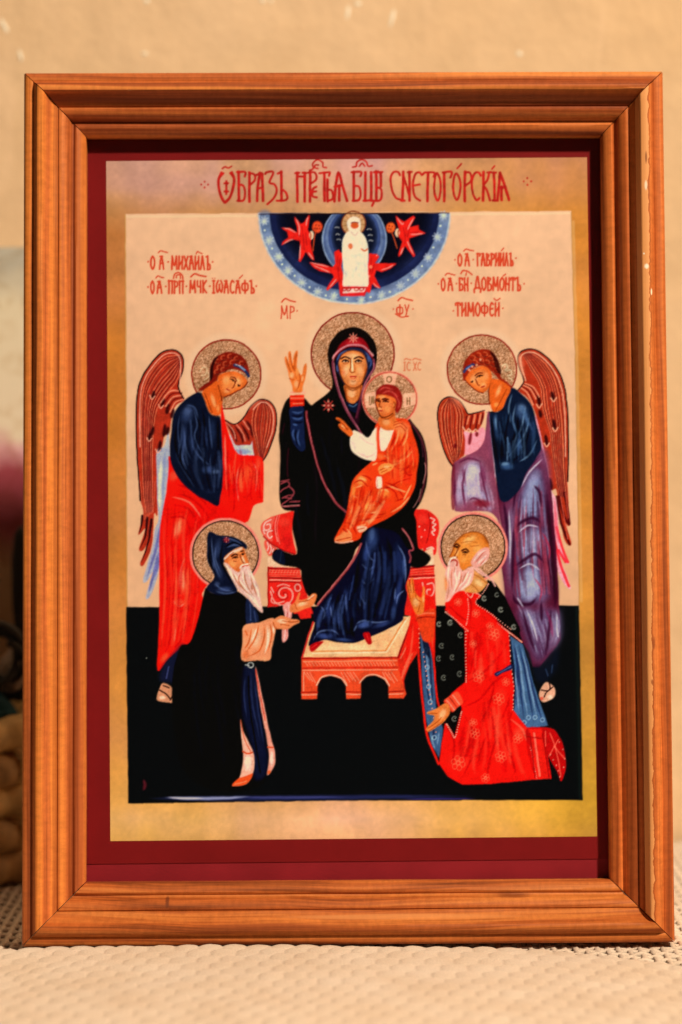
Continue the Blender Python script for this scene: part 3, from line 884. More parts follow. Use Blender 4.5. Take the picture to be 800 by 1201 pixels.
# ---- heaven half-circle ---------------------------------------------
hv = Ink('printed_heaven', 'blue starry half circle with a white figure and red winged creatures', after=[pn])
pi = math.pi
hv.E('d5d0dc', 415.7, 250, 112.8, 107, a0=0, a1=pi, alpha=.8)
hv.E('6d7fa8', 415.7, 250, 111, 105, a0=0, a1=pi)
for a in range(4, 180, 5):
    x, y = 415.7 + 105.5 * math.cos(R(a)), 250 + 98.5 * math.sin(R(a))
    hv.B(random.choice(('5a6f9e', '8090b4', '8c98b8', '60749e', '4f6894')), x, y, 9, 7, R(a), .5)
hv.E('141c4a', 415.7, 250, 99.5, 91.5, a0=0, a1=pi)
hv.B('23306e', 350, 300, 24, 14, .9, .5); hv.B('23306e', 482, 300, 24, 14, -.9, .5); hv.B('1e2a60', 418, 334, 50, 10, 0, .6)
for q in range(6): hv.E('0a0b14', 415.7, 250, 92 - q * 3, 82 - q * 3.2, a0=0, a1=pi, alpha=.32)
hv.ring('9fb0d8', 415.7, 250, 111.5, 105.5, 1.2, 0, pi, alpha=.5)
def star(k, x, y, r, col='c4c6d6'):
    k.B(col, x, y, r, r, 0, .65, .2)
    for q in range(4):
        a = q * pi / 4 + .2
        k.up(); k.S(col, r * .33, [(x - math.cos(a) * r, y - math.sin(a) * r), (x + math.cos(a) * r, y + math.sin(a) * r)], smooth=False, taper=0, alpha=.55, noup=True)
for vx, lst in ((300, '65,125 105,280 180,410 255,515 362,610 487,680 610,722'), (410, '735,85 685,250 615,412 515,540 400,635 250,710 90,745')):
    for p in Ink.pts(lst): star(hv, vx + p[0] / 6.667, 240 + p[1] / 6.667, 5.0)
for vx, lst in ((300, '70,200 128,342 205,467 305,557 420,645 548,708 715,740'), (410, '712,165 655,335 565,480 458,590 315,680 165,722')):
    hv.view(vx, 240, 6.667); hv.dots('d0d4e0', 9, lst)
hv.view(0, 0, 1)
# blue almond of light behind the white figure
def half(k, col, x, y, rx, ry, **kw):
    p = [(x + math.cos(t) * rx, max(251.0, y + math.sin(t) * ry)) for t in [i / 60 * math.tau for i in range(60)]]
    k.P(col, p, smooth=False, **kw)
half(hv, '8c9cc0', 415.8, 281, 38, 42); half(hv, '4a5f94', 415.8, 281, 36.4, 41); half(hv, '6678a4', 415.8, 279, 33.5, 37, alpha=.7); half(hv, '263a7c', 415.8, 278, 30.5, 35, alpha=.8)
for q in range(4): half(hv, '0b0e1c', 415.8, 277, 27 - q * 1.6, 32 - q * 1.6, alpha=.4)
hv.S('1a2658', 1, '392,285 394,300 402,312', alpha=.7)
for x, y in ((395, 267), (396, 275), (397.5, 281), (433, 269), (434, 276), (434.5, 282)): hv.S('b9b2b0', 1.1, [(x - 2, y), (x, y - .6), (x + 2.5, y + .2)], alpha=.7)
# winged creatures
hv.view(300, 240, 6.667)
SER, SD, SP = 'e02a22', 'a3141a', 'f3b3a4'
hv.P(SER, '300,90 350,150 375,140 418,75 424,95 415,140 405,195 440,250 430,300 460,440 430,420 390,370 350,450 335,440 350,330 345,285 290,270 200,320 210,290 255,255 245,215 195,180 270,185 325,220 320,170 305,130', smooth=False)
for st in ('308,96 340,180 336,260', '414,88 398,130 392,170', '210,182 268,196 320,226', '208,312 262,278 300,272', '352,300 346,380 344,438', '405,370 430,400 452,432'): hv.S(SP, 1.0, st, alpha=.75, taper=2)
for st in ('360,170 372,260 380,350', '330,240 350,250', '392,220 400,320'): hv.S(SD, 1.0, st, alpha=.6)
hv.E('f0cda4', 436, 238, 18, 34); hv.S('b04a2a', .9, '424,215 432,236 428,262')
hv.S('c04a28', 1.2, '470,200 456,275 448,360'); hv.E('dc5630', 481, 175, 42, 46); hv.ring('8e2a18', 481, 175, 40, 44, .9, alpha=.7); hv.dots('8e2a18', 7, '470,160 495,165 480,188 500,190 462,185')
hv.P(SER, '650,350 662,372 700,385 682,420 670,480 690,560 700,660 655,700 648,600 600,640 560,672 552,655 610,565 600,540 500,520 450,490 418,450 520,465 600,490 622,460 612,370', smooth=False)
for st in ('440,468 520,505 590,535', '570,655 610,610 634,580', '420,452 500,470 580,492'): hv.S(SP, .9, st, alpha=.75, taper=2)
for st in ('640,400 640,480 655,600', '660,420 650,520'): hv.S(SD, 1.0, st, alpha=.6)
hv.view(410, 240, 6.667)
hv.P(SER, '360,82 392,112 430,132 500,85 515,100 475,172 540,160 545,195 600,222 540,240 470,262 468,292 490,340 515,400 500,410 435,325 412,380 385,410 380,390 412,290 385,250 385,190 366,120', smooth=False)
for st in ('366,92 410,150 425,140', '508,96 470,160 452,200', '590,222 520,232 470,230', '395,395 425,330', '505,400 470,330 450,280'): hv.S(SP, 1.0, st, alpha=.75, taper=2)
for st in ('420,180 436,260 432,310', '470,190 455,250', '480,215 540,215'): hv.S(SD, 1.0, st, alpha=.6)
hv.E('f0cda4', 375, 220, 17, 34); hv.S('b04a2a', .9, '386,196 380,220 386,246')
hv.S('b9502c', 1.2, '330,215 350,270 372,340'); hv.E('dc6a30', 322, 180, 38, 42); hv.ring('8e2a18', 322, 180, 36, 40, .9, alpha=.7); hv.dots('8e2a18', 7, '312,166 335,170 322,192 305,188')
hv.P(SER, '150,380 215,385 232,405 200,455 290,458 370,462 320,500 250,528 208,512 195,560 245,655 200,645 175,620 160,692 128,680 120,520 150,440', smooth=False)
for st in ('235,515 300,495 350,468', '180,610 210,640 238,654', '205,400 220,392'): hv.S(SP, .9, st, alpha=.75, taper=2)
for st in ('170,420 165,500 150,620', '190,470 175,540'): hv.S(SD, 1.0, st, alpha=.6)
hv.dots('f08060', 14, '165,488 150,560')
# white seated figure
hv.view(0, 0, 1)
hv.E('c49a68', 414.8, 262, 14.2, 14.5); hv.ring('7a3a20', 414.8, 262, 14, 14.3, 1.1)
for q in range(9):
    a = 2.4 + q * .5
    hv.S('8d6238', .7, [(414.8 + math.cos(a) * 8, 262 + math.sin(a) * 8), (414.8 + math.cos(a) * 13, 262 + math.sin(a) * 13)], smooth=False, alpha=.7)
hv.P('f1e3d2', '404,276 401,290 403,318 404,338 430,338 431.5,312 432,290 427,276 420,271 410,271')
hv.P('f0d9c4', '407,262 410,256 416,254 422,257 423,266 420,276 412,276')
hv.E('c8602e', 416, 264.5, 4.6, 3.6); hv.S('7a2a16', 1.0, '412,261.5 416,260.5 420,261.5'); hv.S('d9b79c', 1.2, '412,272 416,276 420,272')
for st in ('408,285 405,310 407,334', '416,284 418,310 416,334', '425,284 428,310 426,334'): hv.S('e3cdbb', 1.3, st, alpha=.7)
hv.E('d8743e', 411, 289, 2.8, 3.4, alpha=.9); hv.S('d8743e', 1.6, '424,292 428,294 431,292')
hv.P('d8262a', '399,340 403,336 431,336 430,342 428,347.5 399,347.5', smooth=False)
hv.P('f2d6c4', '403,339 429,338 427,343 402,344', smooth=False, alpha=.9)
for x in (404, 409, 418, 424): hv.ring('b02a22', x, 339, 2.4, 2, .9)
hv.S('3a1a14', 1.0, '304,251.2 400,250.6 527,249.6', smooth=False, alpha=.7)
hv.build(sheet)
# ---- throne and footstool -------------------------------------------
RED, RDK, RLT, PNK = 'dc2a22', '9c1216', 'f0735a', 'efa08c'
th = Ink('printed_throne', 'red carved throne with cushions and arched footstool', after=[pn])
th.view(300, 590, 6.667)
th.P('efc49a', '96,425 135,425 210,478 270,505 96,505', smooth=False)
th.P(RED, '95,500 340,510 362,600 400,720 450,867 300,867 270,810 95,812', smooth=False)
th.P(RDK, '98,502 342,512 345,522 98,516', smooth=False)
th.H('f08a66', .9, '104,520 230,522 344,524', '108,580 230,582 352,584', 4, alpha=.6)
for i in range(10): th.S('f4a582', .8, [(112 + 24 * i, 524 + i), (100 + 24 * i, 556 + i)], smooth=False, alpha=.5, taper=1)
th.S('8c1014', 1.6, '104,582 230,586 354,590'); th.S('f4a98c', 1.2, '112,600 230,604 350,606'); th.S('8c1014', 1.0, '108,614 350,618', smooth=False)
sp = [(222 + math.cos(a) * (10 + a * 9.2), 716 + math.sin(a) * (10 + a * 9.2)) for a in [i * .35 for i in range(27)]]
th.S('f2a591', 1.5, sp, alpha=.95)
sp = [(222 + math.cos(a + 3.1) * (2 + a * 8.2), 716 + math.sin(a + 3.1) * (2 + a * 8.2)) for a in [i * .35 for i in range(22)]]
th.S('a81a1a', 1.3, sp, alpha=.8)
th.ring('f2a591', 326, 662, 22, 28, 1.3); th.S('f2a591', 1.3, '115,690 128,730 122,770 160,785 220,770'); th.S('f2a591', 1.2, '120,660 140,700'); th.S('f2a591', 1.1, '170,650 215,636 262,650'); th.S('a81a1a', 1.6, '97,505 97,812', smooth=False)
# left cushion
th.P(RED, '302,72 230,78 150,100 70,140 40,190 52,240 80,275 130,325 200,362 312,402 296,300 285,200')
th.B('c51a1c', 250, 300, 50, 80, 0, .6); th.B('ee4a38', 220, 150, 60, 40, 0, .6)
th.S('f08a78', 1.2, '168,100 150,180 170,300', alpha=.9); th.S('f08a78', 1.0, '186,95 166,180 184,320', alpha=.6)
th.P('e4604e', '150,102 70,140 42,190 54,240 82,272 132,300 126,200')
for st in ('118,130 80,150 62,190 80,215 112,200 110,165 86,170', '130,215 100,225 90,250 110,275 128,260', '60,210 70,240'): th.S('f6c0ae', 1.3, st)
th.P('e05a48', '76,290 130,330 168,360 150,390 110,415 84,380 66,330'); 
for st in ('90,310 100,345 90,370', '112,330 124,360 108,395', '140,360 130,385'): th.S('f6c0ae', 1.2, st)
th.S('9c1216', 1.2, '60,262 120,318 200,362 300,398')
# right cushion and seat
th.view(380, 490, 5.714)
th.P(RED, '600,628 660,612 710,628 760,672 774,730 760,800 720,850 632,876 620,760')
th.P('d92a26', '664,870 720,848 752,800 748,914 680,914')
for st in ('716,672 742,684 728,704 750,716 730,734 746,752 724,764 738,784', '690,880 720,868 736,880'): th.S('f6b8a4', 1.5, st)
th.S('8c1014', 1.1, '700,640 712,720 690,840', alpha=.7); th.dots('f39a86', 6, '640,730 655,800 676,752')
th.B('ee4a38', 660, 680, 40, 40, 0, .5)
th.view(340, 620, 4.444)
th.P('efc49a', '700,120 745,96 752,190 660,200', smooth=False)
th.P(RED, '605,205 752,190 762,410 758,450 700,470 598,450 596,330', smooth=False)
th.S('8c1014', 1.5, '622,206 752,192', smooth=False); th.H('f08a66', .9, '628,214 752,202', '628,244 752,234', 3, alpha=.6); th.S('8c1014', 1.3, '622,252 754,244', smooth=False); th.S('f4a98c', 1.0, '622,262 754,254', smooth=False)
for st in ('716,290 745,285 752,320 738,350 716,345 716,320 732,318', '720,380 742,375 746,405 726,412', '690,282 700,320'): th.S('f2a591', 1.4, st)
th.P(RED, '30,420 105,415 112,465 56,472', smooth=False)
# footstool
th.P('efbe82', '118,490 640,455 560,672 66,674', smooth=False)
th.B('f7d59c', 300, 630, 190, 40, 0, .8); th.B('f5cf9a', 560, 520, 60, 70, 0, .6)
th.S('d99048', 1.4, '120,640 500,636 600,470', smooth=False, alpha=.8); th.S('f8e0b0', 1.3, '118,650 506,644 610,470', smooth=False, alpha=.8)
th.S('c8302a', 1.8, '122,488 96,560 64,672', smooth=False)
th.view(340, 720, 5)
th.P('d8301f', '630,252 722,10 765,60 748,232 702,300 668,395 682,470 664,498 640,480', smooth=False)
th.S('f39a74', 1.0, '650,260 736,90', smooth=False, alpha=.7); th.S('8c1014', 1.4, '636,256 724,16', smooth=False)
for i in range(9): th.S('f28a62', 1.0, [(652 + 9 * i, 400 - 22 * i), (664 + 9 * i, 330 - 24 * i)], smooth=False, alpha=.55)
th.P('e2542e', '68,256 632,252 640,330 682,470 664,495 580,495 578,420 556,384 500,360 450,366 418,400 415,495 330,500 330,420 300,380 240,362 186,376 162,420 160,500 68,500', smooth=False)
th.S('a01814', 1.8, '70,262 632,256', smooth=False); th.S('c42a1c', 1.6, '76,318 632,314', smooth=False); th.S('f4a070', 1.2, '80,280 628,274', smooth=False, alpha=.85); th.S('f6b284', 1.0, '76,330 630,328', smooth=False, alpha=.8)
for i in range(28): th.S('f7b78e', .8, [(90 + i * 19, 284), (104 + i * 19, 304)], smooth=False, alpha=.6)
for x in (84, 100, 116, 300, 318, 336, 352, 372, 545, 560, 578, 596): th.S('f7b78e', .9, [(x, 342), (x + 34, 388 + (x % 7) * 4)], smooth=False, alpha=.6)
for a in ('156,420 184,374 240,360 302,378 334,420', '410,404 448,364 500,357 558,382 584,420'): th.S('f9c49c', 1.3, a, alpha=.9)
for a in ('68,460 162,460', '330,458 416,458', '580,456 668,452'): th.S('a82014', 1.4, a, smooth=False)
for a in ('70,474 160,474', '332,472 414,472', '582,470 664,468'): th.S('f7b78e', 1.0, a, smooth=False, alpha=.8)
th.S('f9b48a', 1.2, '82,340 80,450', smooth=False, alpha=.7)
th.build(sheet)

FL, FLL, FLD = 'cf6a2e', 'f2b272', '6c240e'
NV, NVM, NVL = '0e1430', '22336a', '4c64a6'
# ---- angel in the red cloak -----------------------------------------
def feathers(k, outer, inner, n, base='a8402a'):
    k.H('d88a64', 1.1, outer, inner, n, alpha=.75, f0=.08, f1=.95, jit=.15)
    k.H('6e1c18', .8, outer, inner, n - 1, alpha=.7, f0=.14, f1=.88, jit=.2)
an = Ink('printed_angel', 'angel with a scarlet cloak and dark blue tunic', after=[pn])
an.view(150, 380, 4.444)
# pale blue under-feathers
an.P('a8a6c0', '212,560 190,640 150,665 146,860 160,1010 140,1070 128,1160 80,1330 100,1340 130,1290 94,1420 112,1424 150,1330 172,1190 196,900 218,740', smooth=True)
for st in ('168,1040 150,1160 96,1330', '160,1180 140,1280 106,1410', '172,1060 168,1200 140,1320'): an.S('5c5aa4', 2.6, st, alpha=.8, taper=2)
an.S('e6dcdf', 3, '176,680 166,860 170,1000', alpha=.7, taper=2); an.S('8a90bc', 2, '196,640 186,800 184,960', alpha=.8, taper=2)
WO = '290,388 262,322 284,240 282,170 238,136 172,156 104,230 60,320 46,450 48,640 58,800 66,920 80,980 54,1090 66,1092 92,1068 58,1172 80,1180 108,1140 64,1246 84,1254 126,1150 136,990 154,996 152,840 150,664 178,640 190,586 216,560 240,440 288,400'
an.P('a43a28', WO)
an.H('d4805c', .9, '276,160 180,170 110,250 76,340 66,480 70,680 80,860 92,980', '276,200 262,300 200,380 150,470 134,600 130,760 130,900 132,980', 9, alpha=.8, jit=.1)
an.H('5e1418', 1.0, '276,160 180,170 110,250 76,340 66,480 70,680 80,860 92,980', '276,200 262,300 200,380 150,470 134,600 130,760 130,900 132,980', 7, alpha=.75, f0=.12, f1=.88, jit=.2)
for cx_, cy_, L in ((132, 372, 40), (182, 412, 46), (206, 446, 60), (232, 470, 50), (112, 590, 46), (128, 560, 44), (190, 560, 70), (166, 640, 60), (206, 560, 40)):
    an.S('2a0a10', 3.4, [(cx_ + 6, cy_ - L * .6), (cx_, cy_), (cx_ - 4, cy_ + L * .4)], taper=2, alpha=.9)
for cx_, cy_ in ((130, 392), (176, 440), (114, 612), (160, 672)): an.S('efb08c', 1.1, [(cx_ - 16, cy_ - 20), (cx_ - 4, cy_), (cx_ + 10, cy_ - 16)], alpha=.85)
for st in ('276,350 220,350 170,410', '288,372 236,380 196,430', '290,392 246,410 220,460'): an.S('e39a76', 1.5, st, alpha=.8); 
for st in ('282,360 228,364 184,420', '290,384 240,394 208,446'): an.S('5a1214', 1.3, st, alpha=.8)
an.S('240a10', 1.4, '290,388 262,322 286,240 284,170 238,134 172,153 102,230 58,320 44,450 46,640 56,800 64,920')
an.S('f0b494', 1.1, '270,320 274,240 270,176 236,150 180,168 116,238 74,326 62,450 64,640', alpha=.85)
for st in ('74,1000 70,1050 58,1086', '100,1010 92,1100 64,1170', '122,1020 108,1130 72,1240'): an.S('2a0a12', 3.0, st, taper=1, alpha=.9)
an.H('c86a50', .9, '60,820 70,940 84,1020', '148,820 140,920 130,980', 7, alpha=.7)
# right wing
an.P('c9c6d8', '528,580 570,600 640,560 668,690 600,700 556,680')
an.B('7d86b8', 600, 665, 50, 18, 0, .7)
an.P('a43a28', '508,500 556,522 600,492 640,432 690,396 742,410 772,470 766,560 732,660 702,712 660,690 648,610 640,630 600,630 560,630 536,580')
an.H('d4805c', .9, '690,400 650,440 640,520 660,600 690,700', '720,404 764,470 758,560 730,640 706,700', 8, alpha=.8, jit=.1)
an.H('5e1418', .9, '690,400 650,440 640,520 660,600 690,700', '720,404 764,470 758,560 730,640 706,700', 6, alpha=.7, f0=.14, f1=.86, jit=.2)
for st in ('520,520 556,580 566,620', '552,528 590,580 600,626', '586,516 620,570 632,612', '612,500 640,540 650,600'): an.S('3a0d12', 2.6, st, taper=2, alpha=.8)
for st in ('514,512 550,560 560,600', '566,524 600,570 612,610', '600,504 632,550'): an.S('e0967a', 1.2, st, alpha=.8)
an.S('240a10', 1.3, '508,500 556,522 600,492 640,430 690,393 745,408 775,470 768,560 734,662 704,712'); an.S('f0b494', 1.0, '652,446 694,408 736,420 760,474 754,558 724,644', alpha=.8)
halo(an, 265.4, 439.0, 40.6, '8a2a20')
an.view(150, 380, 4.444)
for st in ('376,250 388,226 410,232 404,262 384,268', '410,250 424,268 400,290'): an.S('cdb08a', 1.2, st)
# red cloak
CLK = '484,440 500,470 516,540 536,600 574,676 640,684 700,700 708,800 706,910 702,930 655,950 625,1030 560,1040 600,1060 560,1180 400,1380 392,1440 366,1560 336,1660 292,1680 216,1740 154,1806 162,1600 164,1420 164,1190 170,1040 200,880 212,740 218,690 300,800 480,900'
an.P('e0251d', CLK)
an.P('d31a1a', '484,940 560,1010 620,1030 560,1060 470,1080 380,1120 330,1180 300,1300 290,1000', alpha=.6, feather=6)
for x, y, rx, ry, rot, c, al in ((262, 1060, 32, 74, .25, 'f5875a', .85), (258, 1070, 16, 50, .25, 'f8ae80', .7), (286, 1340, 40, 80, .06, 'f58a60', .85), (284, 1330, 22, 56, .06, 'f8b08a', .7), (262, 1450, 40, 22, 0, 'f27850', .7),
                                 (640, 780, 44, 70, -.2, 'f4693f', .8), (590, 800, 26, 90, 0, 'f1603c', .7), (240, 790, 30, 40, .6, 'f2684a', .7), (252, 1540, 24, 60, .1, 'ee5238', .7), (680, 740, 20, 60, 0, 'f06a48', .6), (190, 1130, 12, 160, 0, 'ef4a36', .5), (190, 1740, 20, 40, .6, 'f2663e', .7)):
    an.B(c, x, y, rx, ry, rot, al, .2)
for st in ('230,880 330,910 420,1010 380,1100', '216,940 310,960 360,1050 320,1180', '205,1010 290,1010 330,1090', '240,830 340,870 440,980', '216,1180 210,1300 232,1420', '330,1200 300,1300 320,1400 300,1470', '240,1470 270,1500 310,1480', '230,1560 220,1650 190,1720', '290,1560 280,1640 230,1700'): an.S('b01016', 2.0, st, alpha=.65, taper=2)
for st in ('224,900 320,930 390,1020', '300,1210 276,1290 292,1380', '232,1440 268,1472 300,1452', '250,1580 240,1660'): an.S('f8987a', 1.4, st, alpha=.75, taper=2)
for st in ('560,690 548,800 556,930 540,1000', '610,720 650,760 640,880 652,930', '690,720 680,820 694,920', '520,620 520,760 530,930', '590,730 570,830'): an.S('b31217', 1.9, st, alpha=.65, taper=2)
for st in ('650,715 672,780 664,880', '576,740 566,840 580,930', '506,560 508,700 516,880'): an.S('f9a184', 1.4, st, alpha=.7, taper=2)
an.folds('190,900 176,1100 176,1400 164,1760', '420,960 400,1120 380,1400 330,1640', 40, ('f05a3c', 'f4764c', 'ee4430'), ('b01016', 'c4141a', 'ba1218'), 1.0, 3.0, .5)
an.folds('500,600 500,760 510,900', '700,710 704,820 700,920', 24, ('f05a3c', 'f4764c', 'ee4430'), ('b01016', 'c4141a', 'ba1218'), 1.0, 3.0, .5)
# blue tunic
an.P('10172c', '380,356 408,420 432,470 480,482 488,560 494,700 496,820 482,900 468,948 420,926 340,880 262,800 220,706 226,560 240,470 276,415 330,372')
for x, y, rx, ry, rot, c, al in ((310, 470, 42, 60, .3, '2c3c68', .9), (310, 455, 26, 34, .3, '4a5a86', .6), (290, 600, 20, 90, .1, '222f58', .9), (340, 640, 26, 70, -.3, '233158', .8), (420, 760, 50, 26, -.1, '36497e', .9), (456, 770, 26, 14, -.2, '6378a6', .8), (440, 560, 22, 80, 0, '1c2a4e', .9), (420, 870, 30, 16, .4, '1e2a50', .6)):
    an.B(c, x, y, rx, ry, rot, al, .2)
for st in ('270,470 262,560 280,680 310,760', '340,430 360,520 350,600 400,700', '300,420 350,440 372,520', '420,470 430,560 440,660', '330,620 370,690 430,740', '290,520 300,640 340,720'): an.S('4a5f94', 1.4, st, alpha=.6, taper=2)
for st in ('390,430 400,560 390,680 420,760', '470,490 470,600 480,740', '250,520 250,640 290,760', '360,470 380,560 370,640'): an.S('05070e', 2.2, st, alpha=.8, taper=2)
an.folds('250,480 240,600 250,720 340,860', '470,500 480,640 480,760 470,900', 26, ('3a4c7c', '2c3c6a', '4c6094'), ('060910', '0a1020'), 1.3, 3.6, .55)
an.S('4c3a2a', 1.0, '384,360 410,420 436,472 480,484', alpha=.8)
# head
an.P('7a2218', '426,262 430,216 456,174 520,144 586,160 622,206 634,276 600,250 540,236 480,262 462,300 430,330 396,346 366,344 396,316 426,296')
for i, (x, y) in enumerate(((470, 196), (500, 176), (536, 168), (570, 180), (596, 206), (480, 226), (512, 208), (548, 200), (466, 250), (500, 238))):
    an.ring('b8583a', x, y, 15, 12, 1.4, .5, 4.8, alpha=.85); an.S('3c0d10', 1.1, [(x - 8, y + 12), (x + 6, y + 12), (x + 14, y + 2)], alpha=.7)
an.P('1a0a0c', '426,262 432,220 450,182 470,170 446,220 444,270 430,296', alpha=.8)
an.S('20305e', 3.0, '556,216 588,226 614,246 630,272'); an.S('8aa0d0', 1.3, '584,222 610,240', alpha=.9); an.S('d8c8c8', .8, '560,212 586,220', alpha=.8)
an.P(FL, '388,352 430,320 466,296 492,350 496,390 488,430 482,472 452,474 426,458 404,400')
an.B(FLL, 446, 400, 14, 50, -.3, .85, .2); an.B('f0a25e', 470, 440, 10, 26, 0, .8, .2); an.S(FLD, 1.4, '470,320 486,372 490,400', alpha=.8); an.S('8a3a18', 1.4, '400,360 424,420 440,462', alpha=.7)
an.P(FL, '470,276 500,256 548,246 600,268 624,304 600,330 570,350 530,374 502,380 486,366 474,320')
an.P('e8a05c', '490,296 530,262 590,276 606,306 560,340 510,366 492,340', feather=5, alpha=.8); an.B(FLL, 570, 300, 20, 24, -.5, .85, .3); an.B(FLL, 518, 346, 20, 14, -.5, .8, .3); an.B('f0b070', 510, 290, 22, 26, 0, .6, .2)
an.S('3c120a', 1.2, '534,286 548,290 560,304'); an.S('3c120a', 1.2, '574,316 584,320'); an.S('5a1c0e', 1.1, '536,276 556,280 566,296'); an.S('7c3014', 1.1, '562,300 552,326 544,332'); an.S('a02a1c', 1.3, '514,338 528,344'); an.S(FLD, 1.2, '624,304 600,334 560,356 504,382', alpha=.9); an.dots('1a0806', 5, '547,294 578,322')
# feet
an.view(150, 690, 4.444)
an.P('14183a', '168,482 186,402 236,340 296,290 292,400 272,482', alpha=.75, feather=3); an.S('4a4f88', 1.4, '214,410 200,470', alpha=.7); an.S('4a4f88', 1.2, '262,430 250,474', alpha=.7)
an.P('d09872', '152,562 166,520 180,494 214,506 240,530 274,566 276,602 234,598 160,588'); an.B('f2cbaa', 180, 570, 20, 12, .2, .9); an.B('e2504a', 262, 582, 14, 12, 0, .8)
an.S('2a100c', 1.3, '166,530 200,552 222,580'); an.S('2a100c', 1.3, '184,508 214,520'); an.S('2a100c', 1.1, '232,560 220,584')
an.build(sheet)

# ---- angel in the violet cloak --------------------------------------
ar = Ink('printed_angel', 'angel with a violet cloak and steel blue tunic', after=[pn])
ar.view(500, 380, 4.444)
ar.P('e9a3b4', '576,470 616,620 640,700 650,860 680,930 700,1150 742,1238 730,1248 694,1210 752,1366 736,1374 690,1300 660,1160 640,900 600,700 560,560')
for st in ('680,1060 706,1160 738,1240', '668,1130 706,1270 744,1366', '690,1180 726,1240'): ar.S('e0303c', 3.0, st, alpha=.9, taper=0)
ar.S('e65a70', 3, '664,900 676,1040 690,1150', alpha=.7, taper=2); ar.S('f3cbd0', 2.5, '622,700 646,860 668,1040', alpha=.7, taper=2)
RW = '478,346 496,322 510,292 482,210 486,156 538,132 604,156 682,240 722,350 736,500 738,700 736,820 744,960 752,1042 736,1052 726,1040 756,1140 740,1152 716,1110 690,960 680,870 670,860 650,860 632,740 610,640 570,470 530,390'
ar.P('a83c26', RW)
ar.H('dc8c62', .95, '500,160 540,240 590,330 600,440 640,560 660,720 690,900', '540,142 640,200 700,320 722,460 728,640 730,780 736,900', 9, alpha=.85, jit=.1)
ar.H('5e1418', 1.0, '500,160 540,240 590,330 600,440 640,560 660,720 690,900', '540,142 640,200 700,320 722,460 728,640 730,780 736,900', 7, alpha=.75, f0=.1, f1=.9, jit=.2)
for cx_, cy_, L in ((588, 400, 60), (660, 380, 50), (668, 530, 60), (626, 610, 60), (596, 470, 40), (650, 840, 70)):
    ar.S('2a0a10', 3.4, [(cx_ - 6, cy_ - L * .6), (cx_, cy_), (cx_ + 2, cy_ + L * .4)], taper=2, alpha=.9)
for cx_, cy_ in ((588, 436), (664, 404), (672, 560), (628, 640)): ar.S('f0b48c', 1.2, [(cx_ - 14, cy_ - 18), (cx_, cy_), (cx_ + 14, cy_ - 20)], alpha=.9)
for st in ('500,316 540,336 572,390', '494,332 526,360 556,420', '516,310 560,330 590,380'): ar.S('e8a078', 1.5, st, alpha=.85)
for st in ('500,326 534,350 562,410', '512,314 552,336 580,386'): ar.S('5a1214', 1.1, st, alpha=.8)
ar.S('240a10', 1.4, '478,346 496,324 508,292 480,210 485,154 538,130 606,154 684,238 725,350 739,500 741,700 738,820'); ar.S('f3bd96', 1.1, '518,296 494,210 498,164 540,146 598,168 670,250 710,356 724,500 726,690', alpha=.85)
for st in ('690,900 718,1000 744,1044', '680,900 704,1040 746,1146', '720,880 736,960 746,1040'): ar.S('4a1014', 3.0, st, taper=0, alpha=.9)
ar.S('c8604c', 1.0, '726,880 742,1010', alpha=.8); ar.S('c8604c', 1.0, '700,900 738,1120', alpha=.8)
# left wing
ar.P('ee98a4', '196,560 240,570 300,540 320,640 270,676 194,676')
ar.P('a83c26', '304,452 260,464 222,470 204,444 176,404 122,382 76,410 62,480 74,580 104,684 138,744 176,700 200,676 202,600 196,560 240,556 262,560 290,520')
ar.H('dc8c62', .9, '112,392 72,450 78,560 110,670 136,730', '140,392 200,460 196,540 190,620 172,690', 8, alpha=.85, jit=.1)
ar.H('5e1418', .9, '112,392 72,450 78,560 110,670 136,730', '140,392 200,460 196,540 190,620 172,690', 6, alpha=.75, f0=.12, f1=.88, jit=.2)
for st in ('212,480 204,520 196,548', '240,476 232,520 228,552', '270,470 262,520 258,552', '296,464 286,520'): ar.S('5e1418', 1.8, st, alpha=.85)
for st in ('224,480 214,520', '254,474 246,520', '284,470 274,520'): ar.S('e39a70', 1.5, st, alpha=.85)
ar.S('f3bd96', 1.3, '190,536 206,558 222,546 240,564 256,550 270,560', alpha=.9)
for st in ('236,560 228,600 224,632', '266,560 262,590', '154,620 150,650'): ar.S('6a161c', 3.0, st, taper=2, alpha=.9)
ar.S('240a10', 1.3, '304,450 260,462 222,468 204,442 176,402 122,379 73,408 59,480 71,580 102,684 138,746'); 
halo(ar, 565.3, 433.5, 40.8, '8a2a20')
ar.view(500, 380, 4.444)
for st in ('396,220 412,208 424,224 410,240', '416,244 438,240 444,262 424,270', '430,280 446,290'): ar.S('d8c09a', 1.2, st)
# violet cloak
V0, VD, VM, VL = '5c1e36', '38102a', '84445e', 'a6a2c8'
ar.P(V0, '306,462 332,458 350,600 362,760 366,900 392,1060 384,1200 420,1480 470,1600 511,1675 538,1715 556,1786 587,1791 620,1750 649,1715 680,1680 700,1644 697,1550 693,1466 686,1311 672,1100 653,880 630,740 600,640 560,690 500,780 440,860 400,910 372,800 345,660 332,462', smooth=False)
ar.P(VM, '136,742 170,706 204,688 262,660 304,600 316,480 334,470 350,700 372,900 384,1040 366,1010 330,980 280,975 160,978 148,950 134,860')
ar.P('6e2030', '134,742 150,760 150,950 130,945', alpha=.8)
ar.P('9a88ac', '190,740 240,712 290,730 320,840 340,950 300,960 270,900 200,930 166,960 160,850', feather=7)
ar.P('c0b2c8', '206,760 246,736 276,770 284,860 240,880 206,880', feather=7)
ar.folds('150,740 150,840 156,960', '300,700 330,840 370,980', 14, ('cdbfd2', 'b49cba'), ('6e2c58', '5a1c40'), 1.4, 3.2, .55)
